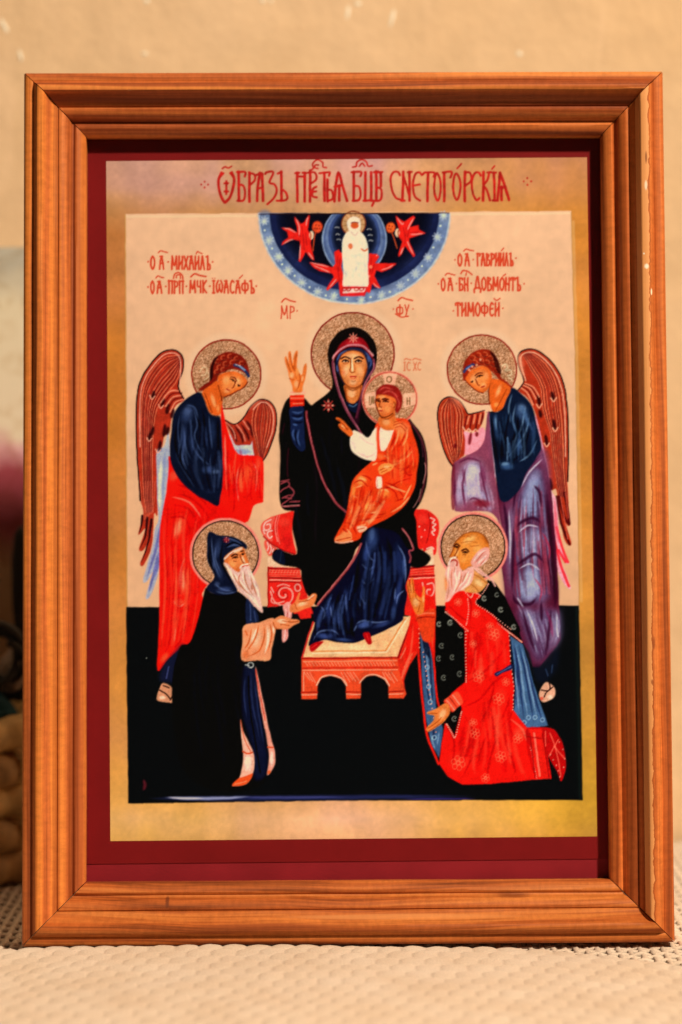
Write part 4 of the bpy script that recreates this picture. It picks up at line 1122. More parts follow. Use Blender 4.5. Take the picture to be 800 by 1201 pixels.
for x, y, rx, ry, rot, c, al in ((236, 780, 40, 70, .1, 'c9bcd2', .95), (250, 860, 36, 90, 0, 'bba9c6', .9), (172, 860, 18, 90, .1, 'b49cba', .9), (320, 930, 20, 60, -.3, 'a898be', .8), (330, 620, 14, 120, -.05, '8a4a6c', .7), (300, 800, 14, 90, 0, '7a3a60', .7)):
    ar.B(c, x, y, rx, ry, rot, al, .25)
for st in ('210,740 190,840 200,950', '280,730 300,840 330,960', '160,730 220,700 290,720', '150,800 146,900', '222,920 260,910 330,970'): ar.S('5a1c40', 1.9, st, alpha=.75, taper=2)
ar.B('7a2030', 290, 935, 60, 26, .1, .85, .3)
ar.S('c0a8c4', 1.2, '330,480 344,640 362,800', alpha=.7)
ar.P('5c4f7c', '560,740 600,760 620,860 628,1000 600,1030 540,1040 476,1070 470,960 496,860', feather=7)
ar.P('8284ae', '556,780 584,800 596,900 590,990 530,1010 500,1020 504,930 526,850', feather=6)
ar.P('5e5282', '480,1080 540,1050 600,1050 636,1120 648,1220 600,1220 520,1236 470,1260 462,1160', feather=7)
ar.P('8c8eb8', '500,1100 550,1074 588,1090 604,1160 580,1206 520,1216 492,1230 486,1160', feather=6)
ar.P('60527e', '470,1280 530,1252 590,1250 634,1320 640,1420 590,1450 520,1460 466,1430 458,1350', feather=7)
ar.P('9494b8', '490,1310 540,1280 570,1300 586,1370 560,1424 510,1430 482,1390', feather=6)
ar.P('583c64', '470,1480 540,1490 620,1480 680,1490 692,1500 694,1630 650,1700 590,1775 562,1760 520,1640', feather=8)
ar.P('8a80aa', '500,1500 550,1500 590,1600 600,1700 570,1700 540,1620', feather=6); ar.P('887ca4', '650,1520 686,1510 690,1630 652,1695 646,1620', feather=6)
ar.P('683658', '392,960 430,920 456,960 452,1200 446,1400 420,1440 400,1200', feather=7)
ar.P('82749c', '436,980 452,970 446,1200 438,1380 428,1200', feather=4)
ar.P('744a72', '600,640 640,740 640,860 600,720 540,760 480,860 450,960 440,930 500,800', feather=6)
ar.folds('470,880 460,1050 456,1250 470,1440', '618,800 638,1000 652,1200 664,1440', 44, ('aeaccc', '8a86b0', 'a8485c'), ('501a34', '3a1028', '7a2440'), 1.0, 2.6, .62)
ar.folds('440,1440 520,1600 590,1760', '686,1480 690,1600 645,1705', 26, ('a8a0c4', '8a80a8'), ('3a1230', '4c224c'), 1.0, 2.6, .6)
for x, y, rx, ry, rot, c, al in ((548, 870, 30, 120, .25, VL, .95), (556, 1120, 50, 74, .1, 'b6b4d6', .95), (548, 1370, 44, 84, .05, 'b8b2d2', .95), (530, 1300, 30, 40, .3, 'a8a8d0', .8), (570, 790, 50, 26, -.6, '8e7aa6', .8), (500, 1000, 10, 180, 0, '7c527e', .7), (600, 1000, 16, 110, 0, '8a3f62', .8), (620, 1160, 16, 80, 0, '9a2c4c', .7),
                                 (600, 1520, 34, 130, .05, '8a76a8', .85), (668, 1600, 18, 80, -.1, '9a8ab4', .85), (640, 1640, 40, 90, .1, '9c84ac', .7), (560, 1580, 16, 90, -.2, 'a89ac0', .7), (460, 960, 14, 130, .1, '7c5a86', .6), (420, 1110, 12, 160, 0, '6e4a78', .6)):
    ar.B(c, x, y, rx, ry, rot, al * .4, .25)
for st in ('600,680 520,760 470,860 450,1000', '560,840 590,880 600,960', '470,1060 500,1030 560,1010 600,1040', '468,1260 510,1230 570,1200 620,1250', '456,1060 452,1200 446,1400', '450,1400 470,1450 540,1460 580,1420', '626,860 648,1100 664,1300 672,1480', '500,1480 530,1600 570,1720', '650,1480 640,1600 620,1740', '600,1440 600,1560', '400,920 420,1040 424,1200'): ar.S('34102a', 3.0, st, alpha=.85, taper=2)
ar.P('300c20', '622,880 650,1000 674,1240 686,1400 674,1480 660,1400 644,1200', alpha=.85, feather=3)
for st in ('610,700 540,770 490,860', '480,1090 530,1050 590,1060', '480,1280 540,1250 600,1290', '470,1420 510,1480', '520,1480 560,1580 580,1660', '680,1500 682,1600 692,1640', '430,960 438,1100 436,1260'): ar.S('cfc6de', 1.5, st, alpha=.75, taper=2)
ar.S('b03050', 1.6, '600,1080 640,1160 640,1240', alpha=.7, taper=2); ar.S('b03050', 1.8, '560,1320 600,1380 590,1450', alpha=.6, taper=2); ar.S('7a2458', 2.5, '620,1480 650,1560 660,1640', alpha=.6, taper=2)
# blue tunic
ar.P('101c36', '440,334 500,368 552,430 580,540 600,640 572,700 520,780 490,856 430,920 390,922 372,860 352,700 336,560 332,460 388,450')
for x, y, rx, ry, rot, c, al in ((500, 460, 40, 60, -.3, '35507e', .9), (500, 440, 24, 30, -.3, '5d7aa4', .7), (470, 640, 30, 50, .6, '2c4876', .85), (410, 520, 22, 60, 0, '24406c', .9), (360, 500, 14, 40, .1, '3c5c86', .7), (420, 740, 44, 26, .1, '35578a', .9), (410, 730, 28, 12, 0, '6c90b6', .8), (550, 560, 18, 80, .0, '1e3460', .7)):
    ar.B(c, x, y, rx, ry, rot, al, .2)
for st in ('470,410 452,500 470,580 440,660', '540,470 520,560 470,640 420,700', '450,360 430,440 440,520', '360,480 366,560', '520,420 500,520 480,580', '580,600 540,680 480,720'): ar.S('6f92b8', 1.5, st, alpha=.65, taper=2)
for st in ('440,440 420,540 400,680', '340,480 348,580 360,700', '550,520 500,660 440,720', '480,470 470,560 430,640'): ar.S('050a14', 2.2, st, alpha=.8, taper=2)
ar.folds('350,480 350,620 366,800', '520,410 570,540 570,680', 26, ('46699a', '345688', '6a8cb4'), ('060a14', '0a1426'), 1.3, 3.6, .55)
ar.P('060a12', '350,600 400,620 410,690 366,710', alpha=.7, feather=4)
ar.S('1c1410', 1.5, '330,460 372,452 406,446', alpha=.8)
# head
ar.P('8a2a1a', '190,252 200,196 246,146 310,130 356,158 386,230 388,276 420,300 446,330 420,326 384,296 344,250 290,216 232,240 204,292 192,290')
for x, y in ((240, 176), (270, 162), (304, 158), (332, 178), (352, 208), (250, 200), (284, 190), (316, 200), (366, 240)):
    ar.ring('bc5c3a', x, y, 15, 12, 1.4, 4.4, 9.0, alpha=.85); ar.S('3c0d10', 1.1, [(x - 12, y + 4), (x, y + 12), (x + 10, y + 10)], alpha=.7)
ar.P('1a0a0c', '330,140 362,166 388,236 386,262 366,240 352,190', alpha=.7)
ar.S('26366e', 2.8, '196,250 214,228 246,212'); ar.S('8aa0d0', 1.0, '208,236 236,218', alpha=.7)
ar.dots('d8a07a', 6, '222,238 240,222 262,214 284,186 228,244')
ar.P(FL, '328,292 384,292 440,336 420,390 396,442 352,456 334,420 328,360')
ar.B(FLL, 376, 350, 14, 44, .4, .85, .2); ar.B('f0a860', 366, 420, 18, 16, 0, .7, .2); ar.S(FLD, 1.3, '336,300 326,350 330,420', alpha=.8); ar.S('8a3a18', 1.2, '420,340 390,400 364,448', alpha=.6)
ar.P(FL, '204,292 214,266 236,240 292,218 332,240 342,290 322,338 294,360 262,348 226,318')
ar.P('e8a05c', '224,290 250,248 300,234 324,270 310,326 288,344 250,326', feather=5, alpha=.8); ar.B(FLL, 250, 286, 22, 26, .5, .85, .3); ar.B(FLL, 300, 320, 18, 14, .4, .8, .3); ar.B('f0b070', 312, 270, 16, 22, 0, .6, .2)
ar.S('3c120a', 1.3, '262,278 276,268 292,268'); ar.S('3c120a', 1.1, '234,302 244,296'); ar.S('5a1c0e', 1.1, '254,270 272,256 292,256'); ar.S('7c3014', 1.1, '258,288 268,314 276,320'); ar.S('a02a1c', 1.3, '286,330 302,324'); ar.S(FLD, 1.2, '204,294 230,322 264,350 296,361', alpha=.9); ar.dots('1a0806', 5, '278,274 240,300')
# feet
ar.view(480, 700, 4)
ar.P('0a1020', '580,330 640,320 700,240 690,340 640,400 600,400', alpha=.8, feather=4); ar.S('2c3c5c', 1.3, '640,340 650,370', alpha=.7); ar.S('2c3c5c', 1.3, '672,320 668,356', alpha=.7)
ar.P('d8a888', '610,446 626,414 646,400 676,420 686,446 676,474 634,494 614,478'); ar.B('f2cdb0', 660, 470, 16, 14, 0, .9); ar.B('d0503c', 622, 476, 10, 10, 0, .8)
ar.S('2a100c', 1.2, '620,436 650,440 672,424'); ar.S('2a100c', 1.2, '656,402 660,430 640,452 634,470')
ar.build(sheet)
# ---- enthroned mother and child -------------------------------------
mo = Ink('printed_mother', 'enthroned mother in a black mantle raising one hand', after=[th])
halo(mo, 413.8, 415.3, 48.8, '7d1c18')
mo.P('0b090a', '413,384.5 428,388 439,400 442,415 440,430 434,442 440,452 462,470 478,488 486,498 495.5,511 501,533.8 500.8,565 494,588 486,601 488.5,613 490,640 495,645 505.5,654 497.5,664 481,664 440,640 420,641 411,662 390,689 373,710 366,703 358.5,695 354,680 351,667 330,662.5 319.5,654.5 325,644 348,650 343,620 345,601 343,599.5 331,596 327.3,576 329,539 327.3,510 331,480.6 338,467 345,465 357,466.8 364.5,475 369,472.5 384,461 390.3,452 387.5,435 384.7,416 389,400 398,389')
mo.view(300, 590, 6.667)
mo.P('10182e', '172,362 215,380 230,470 200,478 132,430', alpha=.9); mo.S('22304c', 1.2, '200,380 190,460', alpha=.7)
mo.view(340, 620, 4.444)
mo.P('0c1028', '372,70 395,20 432,-4 500,2 562,26 604,90 634,130 626,220 604,300 612,350 592,440 584,482 500,530 432,560 400,572 330,598 240,592 180,580 130,602 98,608 110,560 130,490 120,430 156,392 250,270 330,170')
for x, y, rx, ry, rot, c, al in ((428, 60, 40, 80, .1, '324a88', .7), (426, 30, 20, 44, .1, '5570a8', .55), (400, 130, 26, 60, .2, '24356e', .9), (404, 240, 34, 40, .3, '2b3e7c', .9), (390, 340, 36, 50, -.5, '2c3e78', .9), (570, 170, 30, 110, -.1, '1c2a5c', .9), (596, 200, 14, 70, 0, '3a5290', .8), (565, 330, 20, 120, .2, '27397a', .85), (540, 440, 18, 50, .1, '30457e', .8),
                                 (200, 430, 36, 60, .3, '22316a', .85), (290, 360, 14, 60, .0, '22306a', .8), (180, 560, 60, 20, .1, '33468a', .9), (280, 580, 60, 12, .1, '2f427e', .85), (390, 500, 50, 24, -.2, '3a4f92', .95), (480, 500, 60, 18, -.3, '2c3c78', .85), (240, 460, 16, 40, 0, '1c2858', .7)):
    mo.B(c, x, y, rx, ry, rot, al, .2)
for st in ('396,60 410,140 440,170', '372,180 410,215 440,190', '370,260 400,290 440,260', '360,330 390,390 400,380 420,340', '350,360 370,410', '560,80 600,160 600,300', '550,300 548,380', '160,400 180,440 170,480', '210,400 220,470', '290,330 296,440', '120,590 150,540 220,530 260,560', '340,500 380,480 450,490 520,480', '330,540 350,500', '600,320 566,350 556,400'): mo.S('7288c4', 1.4, st, alpha=.6, taper=2)
for st in ('460,60 480,180 470,320 480,440', '500,30 530,140 520,300 500,440', '360,140 350,240 340,340 320,440', '250,340 260,430 300,520', '170,500 250,510 330,560', '330,450 320,520 340,570', '450,440 420,470'): mo.S('04060e', 3.4, st, alpha=.85, taper=2)
mo.folds('380,60 360,200 330,380 340,540', '540,40 560,200 540,380 500,500', 30, ('2c3f7c', '42589a', '22336a'), ('04060e', '070a18'), 1.8, 5.0, .6)
mo.folds('190,360 140,460 130,570', '340,220 320,400 330,570', 20, ('2c3f7c', '3c5292'), ('04060e', '070a18'), 1.5, 4.0, .6)
mo.P('a8141c', '104,610 140,592 176,588 160,606 130,634 108,640'); mo.P('a8141c', '380,548 414,542 426,580 426,600 404,600'); mo.S('e03a38', 1.0, '112,622 140,604', alpha=.7); mo.S('e03a38', 1.0, '400,552 412,586', alpha=.7)
mo.S('9c4a4c', 2.4, '146,396 190,340 250,272 310,196 350,130 370,80'); mo.S('c87a72', .9, '150,388 192,334 250,264 308,190 346,128', alpha=.7); mo.S('5a1c24', .8, '152,398 200,340 256,276 316,198', alpha=.8)
mo.S('8a4048', 2.0, '586,0 616,40 640,90 640,110 622,116 630,150 626,176'); mo.S('c08078', .8, '590,6 618,44 640,96', alpha=.6)
mo.view(0, 0, 1)
mo.folds('340,520 338,560 350,640', '380,500 410,590 400,660', 12, ('1a1c22', '201a1e', '161a22'), ('050505', '070608'), 2, 5, .6)
mo.folds('395,450 380,520 400,600', '440,470 430,510 420,560', 8, ('1c1a22', '22181e'), ('050505',), 2, 4, .6)
mo.folds('486,505 494,540 488,585', '498,515 500,540 494,580', 4, ('2a2026',), ('050505',), 1, 2, .6)
# mantle trims
mo.view(320, 400, 5.46)
mo.S('8e3e44', 2.5, '214,452 226,540 256,680 292,810 340,930 400,1030 470,1096'); mo.S('b8686a', .9, '222,500 248,640 284,780 332,910 396,1018', alpha=.75); mo.S('4a141c', .8, '220,470 262,680 300,820 350,940', alpha=.8)
mo.P('18101a', '60,500 90,540 104,700 100,860 60,880 56,700', alpha=.5, feather=5); mo.S('4a1a24', 1.4, '100,690 92,800 96,870', alpha=.6); mo.S('3a1420', 1.6, '74,530 62,590', alpha=.6)
for st in ('50,916 84,900 104,910 100,930 66,948 46,968', '104,930 134,960 130,984 96,990 60,1006', '130,990 96,1020 60,1046 70,1060 170,1054', '74,1000 120,1010', '110,1030 172,1026', '50,900 104,890'): mo.S('96444a', 1.5, st, alpha=.9)
mo.S('d09088', .8, '60,1058 168,1050', alpha=.7)
def rosette(k, x, y, r, col):
    for q in range(4):
        a = q * math.pi / 4
        k.S(col, 1.0, [(x - math.cos(a) * r, y - math.sin(a) * r), (x + math.cos(a) * r, y + math.sin(a) * r)], smooth=False, alpha=.9)
    k.ring(col, x, y, r * .5, r * .5, .8, alpha=.9); k.dots('d89a80', r * .16, [(x, y), (x + r * .7, y), (x - r * .7, y), (x, y - r * .7), (x, y + r * .7)])
rosette(mo, 355, 412, 40, '8e342e')
# sleeve, cuff, raised hand
mo.P('16224a', '110,428 192,420 198,480 204,600 208,690 170,702 122,630 112,520')
for st in ('116,450 160,462 192,450', '120,490 160,500 196,488', '136,560 128,600 150,650', '170,560 160,620 180,680', '124,530 160,540'): mo.S('4562a0', 1.5, st, alpha=.75, taper=2)
for st in ('116,474 160,484 194,470', '126,516 170,522 196,512', '150,560 146,620 168,680'): mo.S('080c1e', 1.6, st, alpha=.8, taper=2)
mo.P('d0341f', '108,346 202,344 200,414 110,420', smooth=False); mo.S('f08060', 1.4, '112,366 198,364', smooth=False, alpha=.8); mo.S('8a1410', 1.1, '112,384 198,382', smooth=False, alpha=.8); mo.S('f0a078', 1.0, '130,400 190,398', alpha=.7); mo.S('f3a58a', 1.6, '114,330 160,326 206,330')
mo.P('d8803f', '132,326 126,290 108,245 96,190 80,140 76,106 86,98 98,130 104,150 98,90 102,68 114,68 122,110 128,150 134,100 148,64 160,68 158,120 156,168 172,206 188,216 196,170 206,148 216,150 216,200 206,250 192,290 186,326')
mo.B('f4bc80', 122, 220, 18, 26, 0, .9, .3); mo.B('f4bc80', 150, 276, 18, 30, 0, .8, .3); mo.B('f0a860', 160, 200, 16, 30, 0, .7, .3); mo.B('f6c890', 190, 240, 8, 24, .2, .7, .3)
for st in ('90,120 108,180 118,200', '110,84 122,150 132,180', '152,80 142,150 144,180', '130,160 140,190', '170,210 176,250 160,300', '106,240 134,250'): mo.S('9c4418', .9, st, alpha=.75)
# hood lining and veil
mo.view(350, 360, 5.333)
mo.P('14070a', '340,128 412,146 470,210 490,290 482,372 440,432 420,470 250,470 214,420 186,320 196,236 256,158')
mo.P('8a1620', '214,336 236,280 262,232 300,200 344,184 398,196 432,236 452,290 470,330 440,300 400,258 344,246 290,258 244,296')
mo.B('b83036', 340, 224, 60, 20, 0, .8, .3); mo.S('c47a80', 2.0, '216,318 250,276 300,244 350,236 404,244 440,278 464,304'); mo.S('5a1018', .9, '222,330 258,286 306,254 350,248 402,256 440,290', alpha=.8)
mo.S('d89a90', 1.2, '218,330 222,300', alpha=.7); mo.S('d89a90', 1.2, '440,270 466,300', alpha=.7)
rosette(mo, 343, 194, 30, 'd07a68')
mo.P('111a3c', '232,346 254,296 300,262 350,252 404,264 440,300 468,352 452,410 420,446 400,480 300,490 262,440 240,396')
for st in ('240,340 262,296 310,268', '410,272 440,310 456,350 440,390', '238,360 246,410', '430,300 446,350'): mo.S('41589a', 1.6, st, alpha=.8, taper=2)
# face and neck
mo.P('cf8648', '290,486 396,486 390,540 376,580 344,604 306,590 296,540')
mo.B('eebd86', 334, 540, 30, 40, 0, .85, .3); mo.S('8a4a20', 1.6, '300,500 340,520 390,500', alpha=.75); mo.S('c0702e', 1.1, '310,560 340,570 370,552', alpha=.7); mo.S('8a3a18', 1.6, '292,490 300,560 312,594', alpha=.7); mo.S('8a3a18', 1.6, '392,490 384,560 360,598', alpha=.7)
mo.P('d08244', '252,370 258,326 284,290 340,272 396,288 422,330 430,384 412,440 392,486 344,508 298,484 268,430')
mo.P('e8a868', '276,340 300,296 344,284 388,300 410,344 412,396 390,460 344,490 304,460 276,400', feather=6, alpha=.85); mo.B('efbd84', 340, 310, 54, 26, 0, .85, .3); mo.B('f2c088', 296, 400, 24, 40, .2, .8, .3); mo.B('eeb478', 388, 400, 22, 38, -.2, .75, .3); mo.B('f2c48e', 342, 470, 28, 22, 0, .8, .3); mo.B('f5cf9a', 338, 380, 8, 40, 0, .85, .3)
mo.B('e07048', 280, 410, 14, 18, 0, .35, .3); mo.B('a85420', 420, 400, 10, 50, .1, .6, .2); mo.B('a85420', 262, 390, 8, 40, -.1, .6, .2)
mo.S('4a1e0e', 1.3, '272,322 294,312 318,324'); mo.S('4a1e0e', 1.3, '352,324 376,312 402,322'); mo.S('30100a', 1.5, '276,340 294,332 314,342'); mo.S('30100a', 1.5, '356,342 374,332 394,340'); mo.dots('1c0a08', 8, '295,339 374,338'); mo.S('8a4a24', .9, '280,352 296,356 312,350', alpha=.7); mo.S('8a4a24', .9, '358,350 374,356 392,350', alpha=.7)
mo.S('8c4a20', 1.2, '326,322 328,370 322,398 334,410 352,406'); mo.S('f8dcb0', .9, '336,330 338,396', alpha=.8); mo.S('a8342a', 1.6, '326,436 342,434 360,436'); mo.S('c86040', 1.0, '330,446 344,450 358,444', alpha=.8); mo.S('8a4a24', 1.0, '332,462 344,466 356,460', alpha=.6)
for x_ in (295, 375):
    mo.B('7a3a16', x_, 338, 22, 13, 0, .55, .2); mo.P('f0d8b8', [(x_ - 17, 341), (x_, 334), (x_ + 17, 341), (x_, 347)], feather=.4, alpha=.75); mo.E('1c0906', x_ + 2, 340, 7, 6.5); mo.S('240c06', 1.3, [(x_ - 20, 341), (x_, 331), (x_ + 20, 340)])
mo.S('3a160a', 1.5, '268,324 292,312 320,322'); mo.S('3a160a', 1.5, '350,322 378,311 406,322')
mo.B('8a4418', 352, 380, 9, 40, -.1, .45, .2); mo.S('6c2e12', 1.2, '250,360 262,420 298,484 344,508 392,486 414,436 430,384', alpha=.75); mo.S('6c2e12', 1.0, '256,330 284,290 340,272 398,289 424,332', alpha=.6)
mo.P('111a34', '296,590 344,606 380,584 372,650 350,660 318,640', alpha=.9); mo.S('4a6a94', 1.2, '318,612 344,622 366,606', alpha=.8)
# hood edge running down the breast
mo.S('7e3c4c', 2.6, '216,338 218,392 236,470 268,572 312,664 360,740 396,796'); mo.S('b4707c', 1.0, '222,350 228,410 250,500 284,594 330,684 380,766', alpha=.8)
mo.S('7e3c4c', 2.4, '470,330 476,380 446,430 414,486 394,560 376,640 362,690'); mo.S('b4707c', .9, '470,350 470,384 440,436 408,500 388,580', alpha=.7)
mo.P('3a1226', '300,600 320,650 352,690 366,650 400,520 408,560 384,680 372,740 330,690', alpha=.7, feather=2)
rosette(mo, 188, 617, 36, '9a3a34')
mo.build(sheet)

ch = Ink('printed_child', 'child in an orange robe with a cross halo', after=[mo])
halo(ch, 457.4, 467.8, 31.0, '8a2a24', pink='ee9a80', rim=1.8)
ch.view(350, 360, 5.333)
ch.P('efb792', '526,416 574,408 620,416 602,486 546,486', smooth=False); ch.P('efb792', '412,546 482,528 490,630 424,628', smooth=False); ch.P('efb792', '652,546 734,530 738,606 660,630', smooth=False)
ch.ring('7a5a38', 568, 452, 15, 18, 1.2); ch.S('8a6a48', 1.2, '446,560 444,606 456,606 460,562 470,606 472,560'); ch.S('7a5a38', 1.2, '680,570 680,610'); ch.S('7a5a38', 1.2, '696,568 696,608'); ch.S('7a5a38', .9, '680,588 696,588')
ch.ring('c86a54', 574, 575, 165, 165, 1.0)
# mantle edge behind the child
ch.view(380, 490, 5.714)
ch.S('6c3038', 1.6, '572,20 640,110 676,220 684,360 664,470 640,560', alpha=.8); ch.S('b07a72', .9, '676,300 684,350 664,440', alpha=.8); ch.S('b07a72', .9, '650,480 636,540 600,600', alpha=.7); ch.S('4a2430', 1.2, '600,60 650,150 664,260', alpha=.8)
ch.P('d84a24', '345,48 400,22 470,2 560,16 600,110 636,250 622,370 616,440 590,510 540,590 450,662 370,702 300,736 258,770 240,810 180,832 100,842 70,822 88,772 130,702 150,640 162,570 190,430 240,362 320,292 350,230 340,150')
for x, y, rx, ry, rot, c, al in ((520, 110, 30, 70, .1, 'ee8a44', .9), (590, 240, 30, 70, 0, 'e83a26', .8), (250, 420, 46, 50, .4, 'f2a254', .9), (200, 500, 26, 80, .1, 'ef9448', .9), (300, 600, 60, 40, .2, 'f4a85a', .9), (400, 500, 60, 40, .6, 'f09a4c', .9), (180, 620, 22, 60, .1, 'ee8a48', .8), (140, 780, 40, 30, -.3, 'f0a060', .9), (400, 600, 80, 30, -.5, 'e4452a', .8), (560, 400, 40, 60, .2, 'e6442a', .8), (470, 300, 40, 24, -.3, 'f09450', .8), (380, 260, 36, 24, .3, 'ee8046', .8), (360, 150, 16, 80, 0, 'e04a2c', .8), (300, 690, 50, 16, -.2, 'f0a468', .8), (250, 740, 26, 16, -.4, 'f2b478', .85)):
    ch.B(c, x, y, rx, ry, rot, al, .2)
for st in ('480,60 470,140 430,220', '550,40 540,120 500,200', '590,180 540,250 470,290', '620,260 560,330 500,360', '340,300 420,290 500,340 580,330', '240,380 300,400 320,420', '200,440 250,420 300,470', '180,560 240,580 260,640', '330,470 280,560 240,660', '320,480 260,600 200,690', '400,430 480,460 540,540', '390,450 470,490 500,560', '290,570 360,560 400,600', '270,620 340,650 420,640', '340,470 420,470 500,430 600,400', '220,690 300,680 400,660', '140,700 190,720 220,790', '120,740 160,770', '350,60 344,160 356,240', '380,60 376,180', '530,330 560,380 600,380', '480,560 540,540', '170,600 160,680'): ch.S('a01a12', 1.3, st, alpha=.8, taper=2)
for st in ('500,70 490,150 450,220', '560,60 556,130 520,200', '600,210 550,270 490,300', '230,400 290,420', '210,470 260,450', '190,520 230,540', '290,590 350,580', '290,640 370,630', '350,520 400,480 440,500', '420,450 500,480 560,500', '150,740 190,790', '240,720 290,710', '590,440 560,500 530,560', '440,640 520,590 580,520', '320,320 360,300', '460,320 520,300', '190,580 180,650', '400,250 440,280'): ch.S('fbc680', 1.3, st, alpha=.75, taper=2)
ch.folds('200,420 170,560 110,780', '420,420 420,560 300,720', 30, ('f6a860', 'f4b878', 'f08a4c'), ('a81c12', 'c02a18'), 1.2, 3.2, .55)
ch.folds('440,80 420,200 440,420', '590,100 620,280 590,500', 24, ('f08a4c', 'f4a05a', 'e85a34'), ('a81c12', 'c02a18'), 1.2, 3.2, .55)
# white sleeve, white chest
ch.P('f6d9c4', '196,84 250,104 300,132 352,66 352,268 300,286 222,252 180,206 176,130'); ch.B('fbeadb', 260, 190, 50, 60, .2, .8, .3); ch.S('e0a890', 1.6, '240,130 300,170 340,180', alpha=.6, taper=2); ch.S('e0a890', 1.4, '220,230 290,262 344,240', alpha=.6, taper=2)
ch.P('f4d6c0', '378,60 464,56 456,120 430,180 402,222 376,202')
ch.S('e04a2c', 2.6, '362,50 360,140 368,220'); ch.S('f4a070', 1.0, '356,60 352,140 358,216', alpha=.8)
# blessing hand
ch.P('cf6e34', '78,4 92,-4 124,14 150,40 186,84 194,110 172,126 140,100 104,66 96,44 112,34'); ch.B('f2b070', 130, 60, 22, 12, .8, .85, .3); ch.S('8a3414', .9, '96,10 124,40 160,80', alpha=.8); ch.S('8a3414', .9, '110,60 130,70', alpha=.7)
# scroll and hand
ch.P('ee9a52', '362,340 384,312 430,306 470,318 450,350 420,366 380,384'); ch.S('a03a14', 1.0, '376,350 410,336 450,334', alpha=.8); ch.S('a03a14', .9, '384,366 420,350', alpha=.7); ch.B('f8c884', 420, 330, 26, 12, 0, .8, .3)
ch.P('f6dccb', '352,400 370,394 386,402 388,460 372,474 352,464'); ch.S('c88a74', .8, '356,410 358,460', alpha=.7)
# feet
ch.P('ec9458', '72,820 96,790 150,770 186,790 176,822 110,838'); ch.S('a8381a', 1.0, '84,824 130,812 176,800', alpha=.8); ch.P('f4c8a0', '220,730 258,722 290,732 276,756 236,768', alpha=.9); ch.S('a8381a', .9, '226,748 270,738', alpha=.8); ch.S('f6c8a4', 1.6, '78,832 120,838 190,826', alpha=.8)
# head
ch.view(350, 360, 5.333)
ch.P('d67c3e', '500,700 540,660 600,640 610,700 640,740 600,770 540,770 506,740'); ch.B('f2b878', 550, 720, 30, 26, 0, .8, .3); ch.S('9a4418', 1.2, '520,694 560,700 598,670', alpha=.7)
ch.P('8e2420', '486,560 490,520 524,490 570,484 620,502 648,552 646,620 620,664 604,640 610,590 590,566 540,556 500,572')
for st in ('500,530 540,504 600,520', '520,546 570,526 626,560', '610,560 632,600 622,640', '596,540 624,570'): ch.S('c0564a', 1.4, st, alpha=.75, taper=2)
ch.P('cf7036', '486,566 500,550 540,552 590,566 612,594 604,640 590,664 560,684 524,688 502,668 490,626 482,600')
ch.P('e8985a', '496,600 510,566 560,566 590,600 586,640 556,666 520,672 502,640', feather=4, alpha=.75); ch.B('f0b070', 520, 564, 26, 12, 0, .8, .3); ch.B('f2b474', 510, 640, 14, 22, 0, .8, .3); ch.B('eca45e', 560, 640, 24, 24, 0, .7, .3); ch.B('f0a860', 600, 612, 8, 18, 0, .7, .3)
ch.S('34100a', 1.3, '490,590 504,588 512,594'); ch.S('34100a', 1.3, '530,590 548,586 562,594'); ch.S('5a1e0e', 1.0, '488,578 508,576', alpha=.9); ch.S('5a1e0e', 1.0, '528,578 560,578', alpha=.9); ch.S('8c3c18', 1.1, '514,590 506,620 520,628'); ch.S('a8302a', 1.3, '508,648 524,648'); ch.dots('1a0806', 5, '502,591 546,590'); ch.S('7c3014', 1.0, '482,600 492,636 506,672 526,690', alpha=.9); ch.S('8c3c18', 1.0, '596,596 606,612 598,632', alpha=.8)
for x_ in (504, 546):
    ch.B('6c2a10', x_, 588, 16, 10, 0, .5, .2); ch.E('160604', x_, 590, 6, 5)
ch.S('4a180c', 1.3, '486,580 506,576'); ch.S('4a180c', 1.4, '526,578 546,573 564,580'); ch.S('5a2410', 1.1, '484,570 482,600 494,636 506,670 526,690 560,684 592,664', alpha=.8)
ch.P('e8935a', '600,740 640,716 690,740 690,780 640,800 610,780', alpha=.8, feather=3)
for st in ('596,740 640,726 680,760', '606,756 640,746 668,776', '600,720 640,708'): ch.S('a8381a', 1.0, st, alpha=.7)
ch.build(sheet)

# ---- kneeling monk ---------------------------------------------------
mk = Ink('printed_monk', 'bearded monk in a pointed hood and black robe holding out his hands', after=[an, mo])
halo(mk, 264.5, 649.5, 38.6, '3c2a22', glow='ee7a68', pink='f08c7a')
mk.view(210, 600, 4.706)
mk.P('08090b', '150,420 190,452 320,440 372,478 424,540 500,540 572,518 596,560 560,600 500,604 360,634 350,740 356,860 420,900 470,1200 470,1500 200,1540 10,1400 -40,1000 0,760 60,720 104,600 132,480', smooth=True)
mk.folds('100,640 60,900 120,1400', '340,640 340,1000 420,1500', 16, ('14181f', '181c22'), ('040506',), 2, 6, .6)
mk.P('12182f', '164,114 220,130 300,140 366,174 372,206 330,196 276,228 246,280 252,306 292,372 322,440 260,460 196,456 152,420 196,360 160,280 154,200')
for x, y, rx, ry, rot, c, al in ((210, 210, 26, 70, .2, '2b3a66', .9), (300, 176, 46, 18, .3, '2a3660', .9), (220, 330, 24, 60, -.3, '26325a', .9), (190, 300, 10, 50, 0, '3c4c7c', .7), (250, 430, 50, 20, -.1, '2e3c6e', .9), (210, 400, 20, 20, 0, '455688', .6)):
    mk.B(c, x, y, rx, ry, rot, al, .2)
for st in ('180,130 184,220 200,300 230,370', '230,140 300,156 352,184', '206,190 200,260 230,340', '200,400 240,430 300,440', '260,200 300,184 340,190', '200,440 260,452 318,440'): mk.S('53679c', 1.2, st, alpha=.65, taper=2)
